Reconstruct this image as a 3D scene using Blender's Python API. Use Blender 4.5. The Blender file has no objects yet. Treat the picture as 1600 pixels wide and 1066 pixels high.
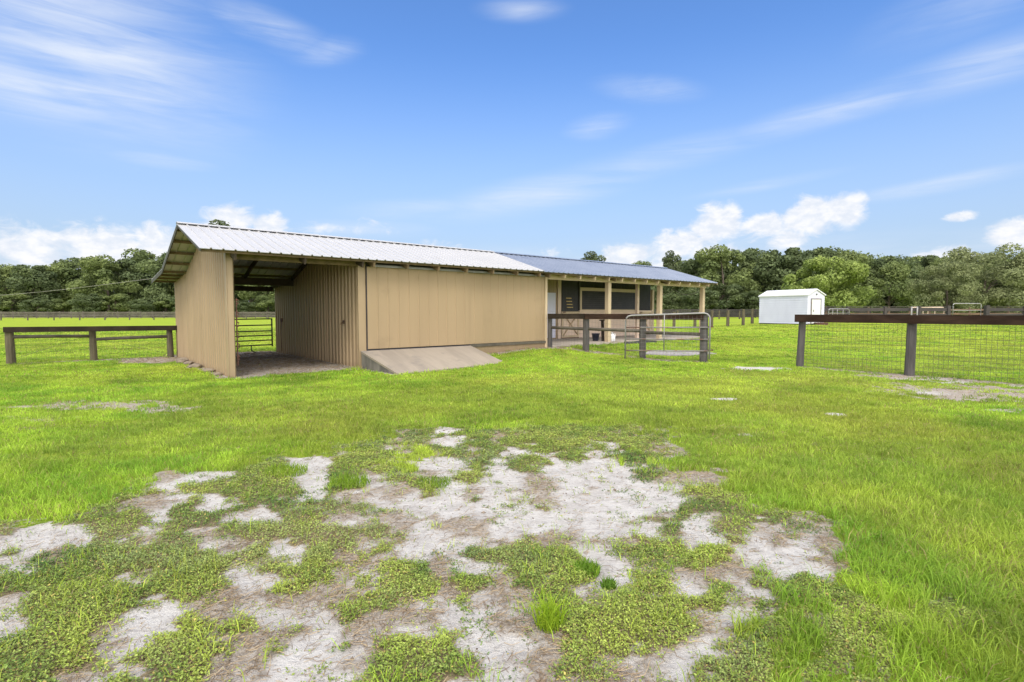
import bpy, math, random
import numpy as np
from mathutils import Vector, Matrix

random.seed(7)
rng = np.random.default_rng(11)
SC = bpy.context.scene
COL = SC.collection
R = math.radians

# ------------------------------------------------------------------ camera
F_PX, W_PX, H_PX, CAM_H, PITCH = 830.0, 1600.0, 1066.0, 1.45, R(3.172)
cam_d = bpy.data.cameras.new("camera")
cam_d.sensor_width = 36.0
cam_d.lens = 36.0 * F_PX / W_PX
cam_d.clip_start, cam_d.clip_end = 0.05, 3000
cam = bpy.data.objects.new("camera", cam_d)
cam.location = (0, 0, CAM_H)
cam.rotation_euler = (R(90) - PITCH, 0, 0)
COL.objects.link(cam)
SC.camera = cam

# ------------------------------------------------------------------ light
SUN_EL, SUN_AZ = R(52), R(178)          # azimuth clockwise from +Y
SUN_STRENGTH, SUN_ANGLE, SKY_STRENGTH = 1.1, R(20), 0.10
EXPOSURE = 1.1
SC.view_settings.view_transform = 'Standard'
SC.view_settings.look = 'None'
SC.view_settings.exposure = EXPOSURE
SC.view_settings.gamma = 1.0
SC.cycles.max_bounces = 8
SC.cycles.diffuse_bounces = 4
SC.cycles.transparent_max_bounces = 8

sun_d = bpy.data.lights.new("sun", 'SUN')
sun_d.energy, sun_d.angle, sun_d.color = SUN_STRENGTH, SUN_ANGLE, (1.0, 0.95, 0.87)
sun = bpy.data.objects.new("sun", sun_d)
sv = Vector((math.sin(SUN_AZ) * math.cos(SUN_EL), math.cos(SUN_AZ) * math.cos(SUN_EL), math.sin(SUN_EL)))
sun.rotation_euler = sv.to_track_quat('Z', 'Y').to_euler()
sun.location = (0, 0, 60)
COL.objects.link(sun)

world = bpy.data.worlds.new("World")
SC.world = world
world.use_nodes = True


class NT:
    """small node-tree helper"""
    def __init__(s, nt):
        s.nt = nt
        nt.nodes.clear()

    def n(s, t, ins=None, **kw):
        nd = s.nt.nodes.new(t)
        for k, v in kw.items():
            setattr(nd, k, v)
        for k, v in (ins or {}).items():
            if isinstance(v, bpy.types.NodeSocket):
                s.nt.links.new(v, nd.inputs[k])
            else:
                nd.inputs[k].default_value = v
        return nd

    def m(s, op, a, b=None, c=None, clamp=False):
        nd = s.n('ShaderNodeMath', operation=op, use_clamp=clamp)
        for i, v in enumerate((a, b, c)):
            if v is None:
                continue
            if isinstance(v, bpy.types.NodeSocket):
                s.nt.links.new(v, nd.inputs[i])
            else:
                nd.inputs[i].default_value = v
        return nd.outputs[0]

    def sm(s, v, a, b, lo=0.0, hi=1.0):
        nd = s.n('ShaderNodeMapRange', interpolation_type='SMOOTHSTEP')
        s.nt.links.new(v, nd.inputs[0])
        for i, x in zip((1, 2, 3, 4), (a, b, lo, hi)):
            nd.inputs[i].default_value = x
        return nd.outputs[0]

    def mix(s, f, a, b, blend='MIX'):
        nd = s.n('ShaderNodeMix', data_type='RGBA', blend_type=blend, clamp_factor=True)
        for i, v in ((0, f), (6, a), (7, b)):
            if isinstance(v, bpy.types.NodeSocket):
                s.nt.links.new(v, nd.inputs[i])
            elif i:
                nd.inputs[i].default_value = (*v, 1.0) if len(v) == 3 else v
            else:
                nd.inputs[i].default_value = v
        return nd.outputs[2]

    def noise(s, vec, scale, detail=4.0, rough=0.55, dist=0.0):
        nd = s.n('ShaderNodeTexNoise', {'Scale': scale, 'Detail': detail, 'Roughness': rough, 'Distortion': dist})
        if vec is not None:
            s.nt.links.new(vec, nd.inputs['Vector'])
        return nd.outputs['Fac']


def build_world():
    t = NT(world.node_tree)
    out = t.n('ShaderNodeOutputWorld')
    bg = t.n('ShaderNodeBackground', {'Strength': SKY_STRENGTH})
    t.nt.links.new(bg.outputs[0], out.inputs[0])
    sky = t.n('ShaderNodeTexSky', sky_type='NISHITA', sun_disc=False, sun_elevation=SUN_EL,
              sun_rotation=SUN_AZ, altitude=10.0, air_density=1.0, dust_density=0.6, ozone_density=1.6)
    tc = t.n('ShaderNodeTexCoord')
    sep = t.n('ShaderNodeSeparateXYZ', {0: tc.outputs['Generated']})
    x, y, z = sep.outputs
    az = t.m('MULTIPLY', t.m('ARCTAN2', x, y), 57.2958)
    el = t.m('MULTIPLY', t.m('ARCSINE', z), 57.2958)
    ae = t.n('ShaderNodeCombineXYZ', {0: az, 1: el, 2: 0.0}).outputs[0]

    def blobs(lst):
        tot = None
        for a, e, ra, re, rot, wgt in lst:
            mp = t.n('ShaderNodeMapping', {'Vector': ae, 'Location': (a, e, 0), 'Rotation': (0, 0, R(rot)),
                                           'Scale': (ra, re, 1)}, vector_type='TEXTURE')
            ln = t.n('ShaderNodeVectorMath', {0: mp.outputs[0]}, operation='LENGTH').outputs['Value']
            g = t.sm(ln, 0.0, 1.0, wgt, 0.0)
            tot = g if tot is None else t.m('MAXIMUM', tot, g)
        return tot

    # cumulus banks low over the trees (azimuth, elevation, half-widths, tilt, weight)
    cu = blobs(CUMULUS)
    mp = t.n('ShaderNodeMapping', {'Vector': ae, 'Scale': (0.36, 0.62, 1)}).outputs[0]
    fb = t.noise(mp, 1.0, 12.0, 0.62, 0.5)
    dens = t.sm(t.m('ADD', cu, t.m('MULTIPLY', t.m('SUBTRACT', fb, 0.5), 1.5)), 0.16, 0.66)
    dens = t.m('MULTIPLY', dens, t.sm(cu, 0.02, 0.2))
    # cirrus: stretched noise inside soft masks
    ci = blobs(CIRRUS)
    mp2 = t.n('ShaderNodeMapping', {'Vector': ae, 'Rotation': (0, 0, R(-7)), 'Scale': (0.040, 0.20, 1)}).outputs[0]
    st = t.noise(mp2, 1.0, 7.0, 0.55, 1.6)
    mp3 = t.n('ShaderNodeMapping', {'Vector': ae, 'Scale': (0.05, 0.09, 1)}).outputs[0]
    st2 = t.noise(mp3, 1.0, 4.0, 0.5, 0.8)
    mp4 = t.n('ShaderNodeMapping', {'Vector': ae, 'Rotation': (0, 0, R(-10)), 'Scale': (0.07, 0.75, 1)}).outputs[0]
    st3 = t.noise(mp4, 1.0, 6.0, 0.6, 1.0)
    st = t.m('ADD', t.m('MULTIPLY', st, .5), t.m('MULTIPLY', st3, .5))
    ci = t.m('MULTIPLY', ci, t.sm(t.m('ADD', t.m('MULTIPLY', st, 0.65), t.m('MULTIPLY', st2, 0.35)), 0.30, 0.74))
    # colours
    tint = t.mix(1.0, sky.outputs[0], SKY_TINT, 'MULTIPLY')
    hs = t.n('ShaderNodeHueSaturation', {'Hue': 0.5, 'Saturation': SKY_SAT, 'Value': 1.0, 'Fac': 1.0, 'Color': tint}).outputs[0]
    # thin pale air towards the horizon
    hz = t.sm(el, 0.0, 27.0, 0.92, 0.0)
    c = t.mix(hz, hs, PALE)
    c = t.mix(ci, c, CIRRUS_COL)
    shade = t.noise(mp, 1.7, 5.0, 0.6)
    ccol = t.mix(t.sm(shade, 0.35, 0.65), CU_DARK, CU_LIGHT)
    c = t.mix(t.m('MULTIPLY', dens, 0.97), c, ccol)
    # invented cloud deck overhead and behind the viewpoint, unseen, brightened as neutral fill light
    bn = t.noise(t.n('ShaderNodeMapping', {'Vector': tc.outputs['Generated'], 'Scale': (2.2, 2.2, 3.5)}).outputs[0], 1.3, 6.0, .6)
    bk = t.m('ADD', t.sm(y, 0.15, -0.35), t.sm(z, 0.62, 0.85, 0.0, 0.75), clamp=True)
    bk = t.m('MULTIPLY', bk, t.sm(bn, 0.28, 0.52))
    c = t.mix(bk, c, FILL_DECK_COL)
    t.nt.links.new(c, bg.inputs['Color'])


SKY_TINT, SKY_SAT = (0.80, 0.90, 1.10), 1.1
PALE = (2.25, 2.8, 3.5)
CIRRUS_COL, CU_DARK, CU_LIGHT = (3.9, 4.2, 4.7), (3.8, 4.05, 4.5), (4.75, 4.75, 4.85)
FILL_DECK_COL = (13.2, 12.6, 12.0)
CUMULUS = [(-42, 4.9, 5, 3.6, 0, .75), (-37.5, 5.3, 5.5, 3.9, 0, .8), (-33, 5.8, 4.5, 3.2, 0, .75), (-30, 5.0, 3, 2.5, 0, .6),
           (-27.5, 8.6, 4.0, 2.5, 0, .85), (-24.5, 8.2, 3.4, 2.2, 0, .7), (-20, 8.2, 3.6, 1.6, 3, .45), (-15, 8.6, 6, 1.6, 0, .34),
           (12, 5.6, 5, 2.6, 8, .8), (17, 6.5, 5.5, 3.0, 14, .85), (20.8, 8.6, 4.2, 3.0, 10, .95), (22.2, 9.6, 2.2, 1.9, 0, .8), (25, 8.2, 4, 2.2, 0, .75),
           (29, 8.8, 4.3, 3.1, 12, .95), (31.5, 9.1, 3.6, 2.4, -8, .9), (27.5, 6.9, 4, 1.8, 0, .7), (15, 4.2, 9, 2.2, 0, .7), (20, 5.5, 6, 2.4, 0, .7),
           (39.8, 7.8, 2.2, 0.7, 0, .6), (43.5, 5.8, 3.6, 2.2, 10, .85), (39, 4.6, 3.5, 1.6, 0, .7), (46, 5.6, 4, 2.0, 0, .6),
           (-8, 7.0, 6, 1.2, 0, .35), (5, 6.2, 6, 1.2, 0, .35)]
CIRRUS = [(-39, 21.5, 19, 10, -10, 1.15), (-42, 17.6, 14, 4.5, 0, 1.15), (-36, 27, 16, 5, -8, .55), (-24, 25.2, 9, 2.2, -10, .9), (-19, 24.2, 5, 1.6, 10, .8), (-33, 13.2, 6, 1.0, 0, .5),
          (3, 12.3, 17, 2.6, 10, .85), (14, 14.9, 17, 2.2, 9, .62), (9, 18.6, 4.5, 1.6, 6, .75), (14, 21.6, 7, 1.7, -8, .7), (1, 28.8, 6, 1.4, 0, .6),
          (31, 17.7, 15, 1.8, 8, .72), (42, 19.0, 12, 2.4, 6, .75), (38, 10.4, 9, 1.0, 5, .95), (25, 12, 9, .8, 5, .5), (42, 24, 12, 3.5, 10, .45),
          (-10, 10.6, 10, 1.6, 5, .6), (-15, 8.4, 9, 1.4, 2, .7), (20, 5.0, 28, 3.6, 0, .95), (-36, 4, 18, 3, 0, .85), (44, 4.5, 14, 3, 0, .8), (0, 5.5, 22, 2.2, 0, .6)]
build_world()

# ------------------------------------------------------------------ helpers


def lin(r, g, b):
    f = lambda c: c / 12.92 if c <= 0.04045 else ((c + 0.055) / 1.055) ** 2.4
    return (f(r / 255), f(g / 255), f(b / 255))


def new_mat(name):
    m = bpy.data.materials.new(name)
    m.use_nodes = True
    t = NT(m.node_tree)
    out = t.n('ShaderNodeOutputMaterial')
    b = t.n('ShaderNodeBsdfPrincipled')
    t.nt.links.new(b.outputs[0], out.inputs[0])
    return m, t, b


def surf(name, col, col2=None, scale=3.0, stretch=(1, 1, 1), rough=0.6, metal=0.0, bump=0.0, bscale=40.0, lo=.35, hi=.7,
         spots=None, spec=None, detail=6.0, splash=None):
    """painted / worn surface: two tones mixed by stretched noise, optional dirt spots and bump"""
    m, t, b = new_mat(name)
    tc = t.n('ShaderNodeTexCoord').outputs['Object']
    mp = t.n('ShaderNodeMapping', {'Vector': tc, 'Scale': stretch}).outputs[0]
    nz = t.noise(mp, scale, detail, 0.6)
    c = t.mix(t.sm(nz, lo, hi), col, col2 or tuple(x * .85 for x in col))
    if spots:
        sc, thr, scol, amt = spots
        n2 = t.noise(tc, sc, 5.0, .65)
        c = t.mix(t.sm(n2, thr, thr + .12, 0.0, amt), c, scol)
    if splash:                       # mud splashed up from the ground, with a ragged upper edge
        oz = t.n('ShaderNodeSeparateXYZ', {0: tc}).outputs[2]
        e = t.m('SUBTRACT', t.m('ADD', splash, t.m('MULTIPLY', t.noise(tc, 9.0, 5.0, .7), .5)), oz)
        c = t.mix(t.sm(e, .12, .42, 0, .55), c, (.16, .115, .07))
    t.nt.links.new(c, b.inputs['Base Color'])
    b.inputs['Roughness'].default_value = rough
    b.inputs['Metallic'].default_value = metal
    if spec is not None:
        b.inputs['Specular IOR Level'].default_value = spec
    if bump:
        n3 = t.noise(mp, bscale, 4.0, .6)
        bp = t.n('ShaderNodeBump', {'Strength': bump, 'Distance': 0.02, 'Height': n3})
        t.nt.links.new(bp.outputs[0], b.inputs['Normal'])
    return m


M = {}
M['beige'] = surf('beige_painted_steel', (.335, .248, .152), (.29, .214, .13), 1.6, (1, 1, .15), .42, bump=0.0,
                  spots=(1.1, .60, (.27, .19, .11), .45), spec=.4, splash=.06)
M['beige_door'] = surf('beige_door_steel', (.335, .247, .148), (.30, .222, .132), 1.2, (1, 1, .12), .5, spots=(.9, .58, (.26, .192, .115), .5), spec=.3, splash=.42)
M['roof_white'] = surf('pale_galvalume', (.44, .44, .445), (.415, .415, .42), .9, (1, 1, 1), .42, metal=.15, spots=(1.2, .60, (.37, .36, .355), .5))
M['roof_blue'] = surf('grey_galvanised_steel', (.245, .280, .355), (.205, .24, .315), 1.2, (1, 1, 1), .38, metal=.35, spots=(1.4, .6, (.25, .28, .34), .6))
M['cream'] = surf('cream_paint', (.50, .395, .265), (.44, .34, .22), 2.5, (1, 1, .3), .6, spots=(6, .64, (.32, .24, .15), .5))
M['siding'] = surf('pinkish_tan_siding', (.64, .50, .40), (.57, .445, .35), 2.2, (1, 1, 1), .65)
M['white'] = surf('white_painted_steel', (.58, .585, .715), (.53, .535, .665), 1.4, (1, 1, .4), .45)
M['white_roof'] = surf('white_shed_roof', (.66, .66, .69), (.60, .60, .63), 1.0, (1, 1, 1), .45)
M['wood_dark'] = surf('dark_creosote_wood', (.020, .015, .011), (.04, .03, .022), 2.2, (1, 1, 1), .85, bump=.5, bscale=22, spec=.15)
M['wood_brown'] = surf('dark_brown_board', (.022, .012, .008), (.045, .026, .018), 1.6, (1, 1, 4), .85, bump=.5, bscale=18, spots=(.8, .60, (.085, .062, .05), .7), spec=.15)
M['wood_grey'] = surf('grey_weathered_post', (.085, .078, .075), (.045, .041, .040), 5.0, (2.5, 2.5, .35), .85, bump=.7, bscale=9, spots=(5, .62, (.14, .125, .10), .6))
M['wood_olive'] = surf('olive_weathered_post', (.105, .088, .052), (.055, .046, .028), 5.0, (2.5, 2.5, .35), .85, bump=.7, bscale=9)
M['wood_rail'] = surf('silver_grey_rail', (.105, .092, .07), (.06, .052, .04), 4.0, (1, 1, 1), .85, bump=.6, bscale=14)
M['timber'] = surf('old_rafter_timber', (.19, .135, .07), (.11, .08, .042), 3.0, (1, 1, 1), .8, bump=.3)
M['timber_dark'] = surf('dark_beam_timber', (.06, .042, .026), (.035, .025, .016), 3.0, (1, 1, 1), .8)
M['fascia'] = surf('grey_green_fascia', (.060, .058, .044), (.04, .038, .030), 2.0, (1, 1, 1), .7)
M['concrete'] = surf('weathered_concrete', (.285, .245, .195), (.235, .202, .163), 1.6, (2.2, .35, 1), .85, bump=.35, bscale=40, lo=.38, hi=.66, spots=(1.5, .58, (.17, .15, .135), .5))
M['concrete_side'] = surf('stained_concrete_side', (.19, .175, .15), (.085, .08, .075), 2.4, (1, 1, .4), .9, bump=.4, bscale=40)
M['slab'] = surf('porch_concrete', (.40, .35, .29), (.33, .285, .235), 1.4, (1, 1, 1), .85, bump=.2)
M['galv'] = surf('galvanised_tube', (.22, .215, .21), (.165, .155, .145), 7.0, (1, 1, 1), .5, metal=.2, spots=(3.0, .47, (.17, .085, .06), .85))
M['galv_clean'] = surf('pale_pen_tube', (.27, .265, .265), (.20, .195, .195), 5.0, (1, 1, 1), .5, metal=.1)
M['tube_dark'] = surf('dark_gate_tube', (.075, .07, .05), (.05, .04, .03), 6.0, (1, 1, 1), .6, metal=.2)
M['wire'] = surf('fence_wire', (.10, .10, .085), (.07, .07, .06), 9.0, (1, 1, 1), .6, metal=.4)
M['rust'] = surf('rusty_iron', (.12, .05, .032), (.05, .028, .02), 14.0, (1, 1, 1), .85, bump=.4)
M['dark_mesh'] = surf('dark_window_mesh', (.026, .026, .034), (.038, .036, .042), 5.0, (1, 1, 1), .55)
M['dark_slat'] = surf('dark_louvre_slat', (.050, .046, .048), (.034, .032, .036), 4.0, (1, 1, 1), .6)
M['painted_shade'] = surf('painted_shade_black', (.022, .020, .026), (.035, .03, .035), 3.0, (1, 1, 1), .8)  # near-black colour standing in for shade in door gaps and stalls
M['gold'] = surf('brass_plate', (.50, .36, .14), (.38, .27, .10), 8.0, (1, 1, 1), .4, metal=.3)
M['navy'] = surf('navy_plastic', (.012, .018, .05), (.02, .026, .07), 6, (1, 1, 1), .4)
M['jug'] = surf('white_plastic', (.72, .72, .74), (.64, .64, .67), 6, (1, 1, 1), .4)
M['black_rubber'] = surf('black_rubber', (.03, .03, .032), (.05, .05, .05), 8, (1, 1, 1), .8)
M['gravel'] = surf('grey_pad', (.30, .28, .28), (.22, .205, .205), 9, (1, 1, 1), .9, bump=.6, bscale=60)
M['rope'] = surf('pale_rope', (.34, .33, .29), (.26, .25, .22), 30, (1, 1, 1), .8)
M['bark'] = surf('tree_bark', (.11, .088, .068), (.06, .048, .038), 2.0, (1, 1, .3), .9, bump=.6, bscale=6)
M['rock'] = surf('rough_stone', (.25, .205, .15), (.13, .105, .08), 6, (1, 1, 1), .9, bump=.6, bscale=25)
M['far_board'] = surf('weathered_far_fence', (.135, .12, .10), (.08, .07, .06), .6, (1, 1, 1), .85)
M['far_dark'] = surf('dark_far_boards', (.05, .042, .042), (.03, .026, .028), .6, (1, 1, 1), .85)
M['brown_board'] = surf('brown_pen_board', (.16, .10, .065), (.10, .065, .045), .8, (1, 1, 1), .85)


def leaf_mat(name, trans=.35, rough=.6, gain=1.0, spec=.25):
    m, t, b = new_mat(name)
    at = t.n('ShaderNodeAttribute', attribute_name='tone').outputs['Color']
    if gain != 1.0:
        at = t.mix(1.0, at, (gain, gain, gain), 'MULTIPLY')
    t.nt.links.new(at, b.inputs['Base Color'])
    b.inputs['Roughness'].default_value = rough
    b.inputs['Specular IOR Level'].default_value = spec
    if trans:
        tr = t.n('ShaderNodeBsdfTranslucent')
        t.nt.links.new(at, tr.inputs[0])
        mx = t.n('ShaderNodeMixShader', {0: trans, 1: b.outputs[0], 2: tr.outputs[0]})
        out = [n for n in t.nt.nodes if n.type == 'OUTPUT_MATERIAL'][0]
        t.nt.links.new(mx.outputs[0], out.inputs[0])
    return m


M['grass'] = leaf_mat('lawn_grass_blade', .40)
M['weed'] = leaf_mat('weed_leaf', .25, .55)
M['straw'] = leaf_mat('dry_straw', .1, .8)


class MB:
    def __init__(s):
        s.v, s.f = [], []

    def add(s, vs, fs):
        o = len(s.v)
        s.v += [tuple(p) for p in vs]
        s.f += [tuple(i + o for i in f) for f in fs]
        return s

    def hexa(s, p):      # 8 corners: bottom 0-3 ccw, top 4-7
        return s.add(p, [(3, 2, 1, 0), (4, 5, 6, 7), (0, 1, 5, 4), (1, 2, 6, 5), (2, 3, 7, 6), (3, 0, 4, 7)])

    def box(s, x0, x1, y0, y1, z0, z1):
        return s.hexa([(x0, y0, z0), (x1, y0, z0), (x1, y1, z0), (x0, y1, z0), (x0, y0, z1), (x1, y0, z1), (x1, y1, z1), (x0, y1, z1)])

    def beam(s, p, q, w, h, up=(0, 0, 1)):
        p, q = Vector(p), Vector(q)
        d = (q - p).normalized()
        side = d.cross(Vector(up))
        side = side.normalized() if side.length > 1e-5 else Vector((1, 0, 0))
        u = side.cross(d).normalized()
        a, b = side * (w / 2), u * (h / 2)
        return s.hexa([p - a - b, p + a - b, q + a - b, q - a - b, p - a + b, p + a + b, q + a + b, q - a + b])

    def tube(s, pts, r, n=8, cap=True, radii=None):
        pts = [Vector(p) for p in pts]
        rings = []
        for i, p in enumerate(pts):
            d = (pts[min(i + 1, len(pts) - 1)] - pts[max(i - 1, 0)]).normalized()
            ref = Vector((0, 0, 1)) if abs(d.z) < .9 else Vector((1, 0, 0))
            a = d.cross(ref).normalized()
            b = d.cross(a).normalized()
            rr = radii[i] if radii else r
            rings.append([p + a * (rr * math.cos(2 * math.pi * k / n)) + b * (rr * math.sin(2 * math.pi * k / n)) for k in range(n)])
        vs = [v for rg in rings for v in rg]
        fs = []
        for i in range(len(pts) - 1):
            for k in range(n):
                k2 = (k + 1) % n
                fs.append((i * n + k, i * n + k2, (i + 1) * n + k2, (i + 1) * n + k))
        if cap:
            fs.append(tuple(range(n))[::-1])
            fs.append(tuple((len(pts) - 1) * n + k for k in range(n)))
        return s.add(vs, fs)

    def post(s, x, y, z0, z1, r, n=10, lean=(0, 0), sq=.0):
        """rough round post with uneven sides"""
        k = 6
        rings = []
        ph = [random.uniform(-.06, .06) for _ in range(n)]
        for i in range(k + 1):
            t = i / k
            rr = r * (1.05 - .1 * t)
            row = []
            for j in range(n):
                a = 2 * math.pi * j / n
                q = rr * (1 + ph[j] + random.uniform(-.03, .03))
                row.append((x + lean[0] * t + q * math.cos(a), y + lean[1] * t + q * math.sin(a), z0 + (z1 - z0) * t + (random.uniform(-.01, .01) if i == k else 0)))
            rings.append(row)
        vs = [v for rw in rings for v in rw]
        fs = [(i * n + j, i * n + (j + 1) % n, (i + 1) * n + (j + 1) % n, (i + 1) * n + j) for i in range(k) for j in range(n)]
        fs.append(tuple(k * n + j for j in range(n)))
        fs.append(tuple(range(n))[::-1])
        return s.add(vs, fs)

    def lathe(s, x, y, prof, n=16):
        vs, fs = [], []
        for r, z in prof:
            vs += [(x + r * math.cos(2 * math.pi * k / n), y + r * math.sin(2 * math.pi * k / n), z) for k in range(n)]
        for i in range(len(prof) - 1):
            fs += [(i * n + k, i * n + (k + 1) % n, (i + 1) * n + (k + 1) % n, (i + 1) * n + k) for k in range(n)]
        fs.append(tuple(range(n))[::-1])
        fs.append(tuple((len(prof) - 1) * n + k for k in range(n)))
        return s.add(vs, fs)

    def ribbed(s, a0, a1, b0, b1, normal, pitch, depth, thick=.015, rib=(.70, .78, .92), start=0.0, minor=True):
        """corrugated sheet: ribs run from edge a (a0-a1) to edge b (b0-b1)"""
        a0, a1, b0, b1, nr = Vector(a0), Vector(a1), Vector(b0), Vector(b1), Vector(normal).normalized()
        L = (a1 - a0).length
        prof = [(0.0, 0.0)]
        p = -start
        while p < L:
            seq = [(p, 0), (p + pitch * rib[0], 0), (p + pitch * rib[1], depth), (p + pitch * rib[2], depth), (p + pitch, 0)]
            if minor:
                seq[1:1] = [(p + pitch * .30, 0), (p + pitch * .33, depth * .22), (p + pitch * .37, depth * .22), (p + pitch * .40, 0)]
            prof += [q for q in seq if 0 < q[0] < L and q[0] > prof[-1][0] + 1e-5] if True else []
            p += pitch
        prof.append((L, 0.0))
        fr = []
        for d, o in prof:
            t = d / L
            fr.append((a0.lerp(a1, t) + nr * o, b0.lerp(b1, t) + nr * o))
        n = len(fr)
        vs = [q[0] for q in fr] + [q[1] for q in fr] + [q[0] - nr * thick for q in fr] + [q[1] - nr * thick for q in fr]
        fs = []
        for i in range(n - 1):
            fs.append((i, i + 1, n + i + 1, n + i))
            fs.append((2 * n + i + 1, 2 * n + i, 3 * n + i, 3 * n + i + 1))
            fs.append((i + 1, i, 2 * n + i, 2 * n + i + 1))
            fs.append((n + i, n + i + 1, 3 * n + i + 1, 3 * n + i))
        fs.append((0, n, 3 * n, 2 * n))
        fs.append((n - 1, 2 * n + n - 1, 3 * n + n - 1, n + n - 1))
        return s.add(vs, fs)

    def build(s, name, mat, parent=None, loc=None):
        v = s.v
        if loc is not None:
            v = [(a - loc[0], b - loc[1], c - loc[2]) for a, b, c in v]
        me = bpy.data.meshes.new(name)
        me.from_pydata(v, [], s.f)
        me.materials.append(M[mat] if isinstance(mat, str) else mat)
        me.update()
        o = bpy.data.objects.new(name, me)
        COL.objects.link(o)
        if parent is not None:
            o.parent = parent
        elif loc is not None:
            o.location = loc
        return o


def fix_normals(o):
    import bmesh
    bm = bmesh.new()
    bm.from_mesh(o.data)
    bmesh.ops.recalc_face_normals(bm, faces=bm.faces)
    bm.to_mesh(o.data)
    bm.free()
    return o


def smooth(o):
    o.data.polygons.foreach_set('use_smooth', [True] * len(o.data.polygons))
    return o


def tag(o, label=None, cat=None, group=None, kind=None):
    for k, v in (('label', label), ('category', cat), ('group', group), ('kind', kind)):
        if v:
            o[k] = v
    return o


def thing(name, label, cat, loc=(0, 0, 0), rz=0.0, group=None):
    o = bpy.data.objects.new(name, None)
    o.empty_display_size = .3
    o.location = loc
    o.rotation_euler = (0, 0, rz)
    COL.objects.link(o)
    return tag(o, label, cat, group)


# ------------------------------------------------------------------ barn frame and ground height
BO = (-6.197, 11.640)                    # near corner of the barn
_n = math.hypot(985, 830)
BU, BV = (985 / _n, 830 / _n), (-830 / _n, 985 / _n)
BROT = math.atan2(BU[1], BU[0])


def wxy(u, v):
    return BO[0] + BU[0] * u + BV[0] * v, BO[1] + BU[1] * u + BV[1] * v


def ss(a, b, x):
    t = np.clip((x - a) / (b - a), 0, 1)
    return t * t * (3 - 2 * t)


def _hash(ix, iy, seed):
    n = (ix.astype(np.int64) * 374761393 + iy.astype(np.int64) * 668265263 + seed * 974711) & 0x7fffffff
    n = (n ^ (n >> 13)) * 1274126177 & 0x7fffffff
    return ((n ^ (n >> 16)) & 0xffff) / 65535.0


def vnoise(x, y, seed=0):
    ix, iy = np.floor(x), np.floor(y)
    fx, fy = x - ix, y - iy
    fx, fy = fx * fx * (3 - 2 * fx), fy * fy * (3 - 2 * fy)
    a, b, c, d = _hash(ix, iy, seed), _hash(ix + 1, iy, seed), _hash(ix, iy + 1, seed), _hash(ix + 1, iy + 1, seed)
    return (a * (1 - fx) + b * fx) * (1 - fy) + (c * (1 - fx) + d * fx) * fy


def fbm(x, y, sc, oct=4, seed=0, gain=.5):
    x, y = np.asarray(x, float) * sc, np.asarray(y, float) * sc
    t, a, n = 0, 1.0, 0
    for o in range(oct):
        t = t + a * vnoise(x + 17.3 * o, y - 9.1 * o, seed + o)
        n += a
        a *= gain
        x, y = x * 2.03, y * 2.03
    return t / n


def uv_of(x, y):
    dx, dy = x - BO[0], y - BO[1]
    return dx * BU[0] + dy * BU[1], dx * BV[0] + dy * BV[1]


def gz(x, y):
    x, y = np.asarray(x, float), np.asarray(y, float)
    u, v = uv_of(x, y)
    g = .25 * ss(4.5, 9, u) * (1 - ss(20, 28, u)) * ss(-4, -.2, v) * (1 - ss(8, 14, v))
    return g + .35 * ss(8, 22, x) * ss(24, 44, y)


def gzf(x, y):
    return float(gz(x, y))


# what grows where in the worn patch: rows run away from the viewpoint, columns fan out from it
COVER = [
    "gggggggggggggggyyswywwwyyygggggggggggggg",
    "gggggggggggggywygwywswwswyyggggggggggggg",
    "ggggggggggwsswwgsswswsssgwgggggggggggggg",
    "ggggggbsswwdswdwbswsbbsssybbgggggggggggg",
    "gggggwswwwwwswbbwsbsbbsbsswygggggggggggg",
    "ggggwbdwswwyyybdssbssbssssswwggggggggggg",
    "gggwwwswwdsywbybssssssssyywsywwygggggggg",
    "ysswwdwwbwwwwbybsbbsssbssswswyyyyggggggg",
    "ssswdwwwdwwwwwbwsssbwbwyywwsssdsyggggggg",
    "sbwwwwwwsyyswwwbswwwwwwsyyywwsssdggggggg",
    "swwwwwwwwbywwbdwwbsdwwwssyybbwdsdggggggg",
    "wwwwwdwwwsswwbwwwbwbwdwsswsydwywgggggggg",
    "wwwwwwwwwbbwbyywwbwbbwdywwsswdwwwggggggg",
    "dwwwwwdwbbdbsyybdbbdbgwwwwwwwdwgwwggwggg",
    "dwwwwdswbbsdbbbdbdsbbbwwwwwwddgwwwwggwgg",
    "swwwbdswwwbdsbbddwsdsbwwwwwydgwgwwggwggg",
    "wwwbbswwwbbsssdwwwsdsbwwwwwdwwggwgwggggg",
    "wwwydwwwybbssbbwwwwddbwwdyddbwwgwgwggggg",
    "wwwydswwybbsssbwwwysdywwbydwwwgwggwggggg",
    "wwbdwwwybbddbdwwwdsdddbbbydwwwgwgwgggggg",
]
_CH = {'g': (0, 1, 0, 0), 'w': (0, 0, .1, 1), 's': (1, 0, 0, 0), 'b': (.12, 0, .95, .06), 'y': (.1, .12, .45, .5), 'd': (.55, 0, .5, .04)}
_GRID = np.array([[_CH[c] for c in row.ljust(40, 'g')[:40]] for row in COVER])      # rows x 40 x 4
_ct, _st = math.cos(PITCH), math.sin(PITCH)

# small sand spots and worn grass further out: (x, y, rx, ry, kind, strength)
SPOTS = []


def _g(px, py):
    a, b = (px - 800) / F_PX, (533 - py) / F_PX
    d = (a, _ct + b * _st, -_st + b * _ct)
    k = -CAM_H / d[2]
    return d[0] * k, d[1] * k


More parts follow.
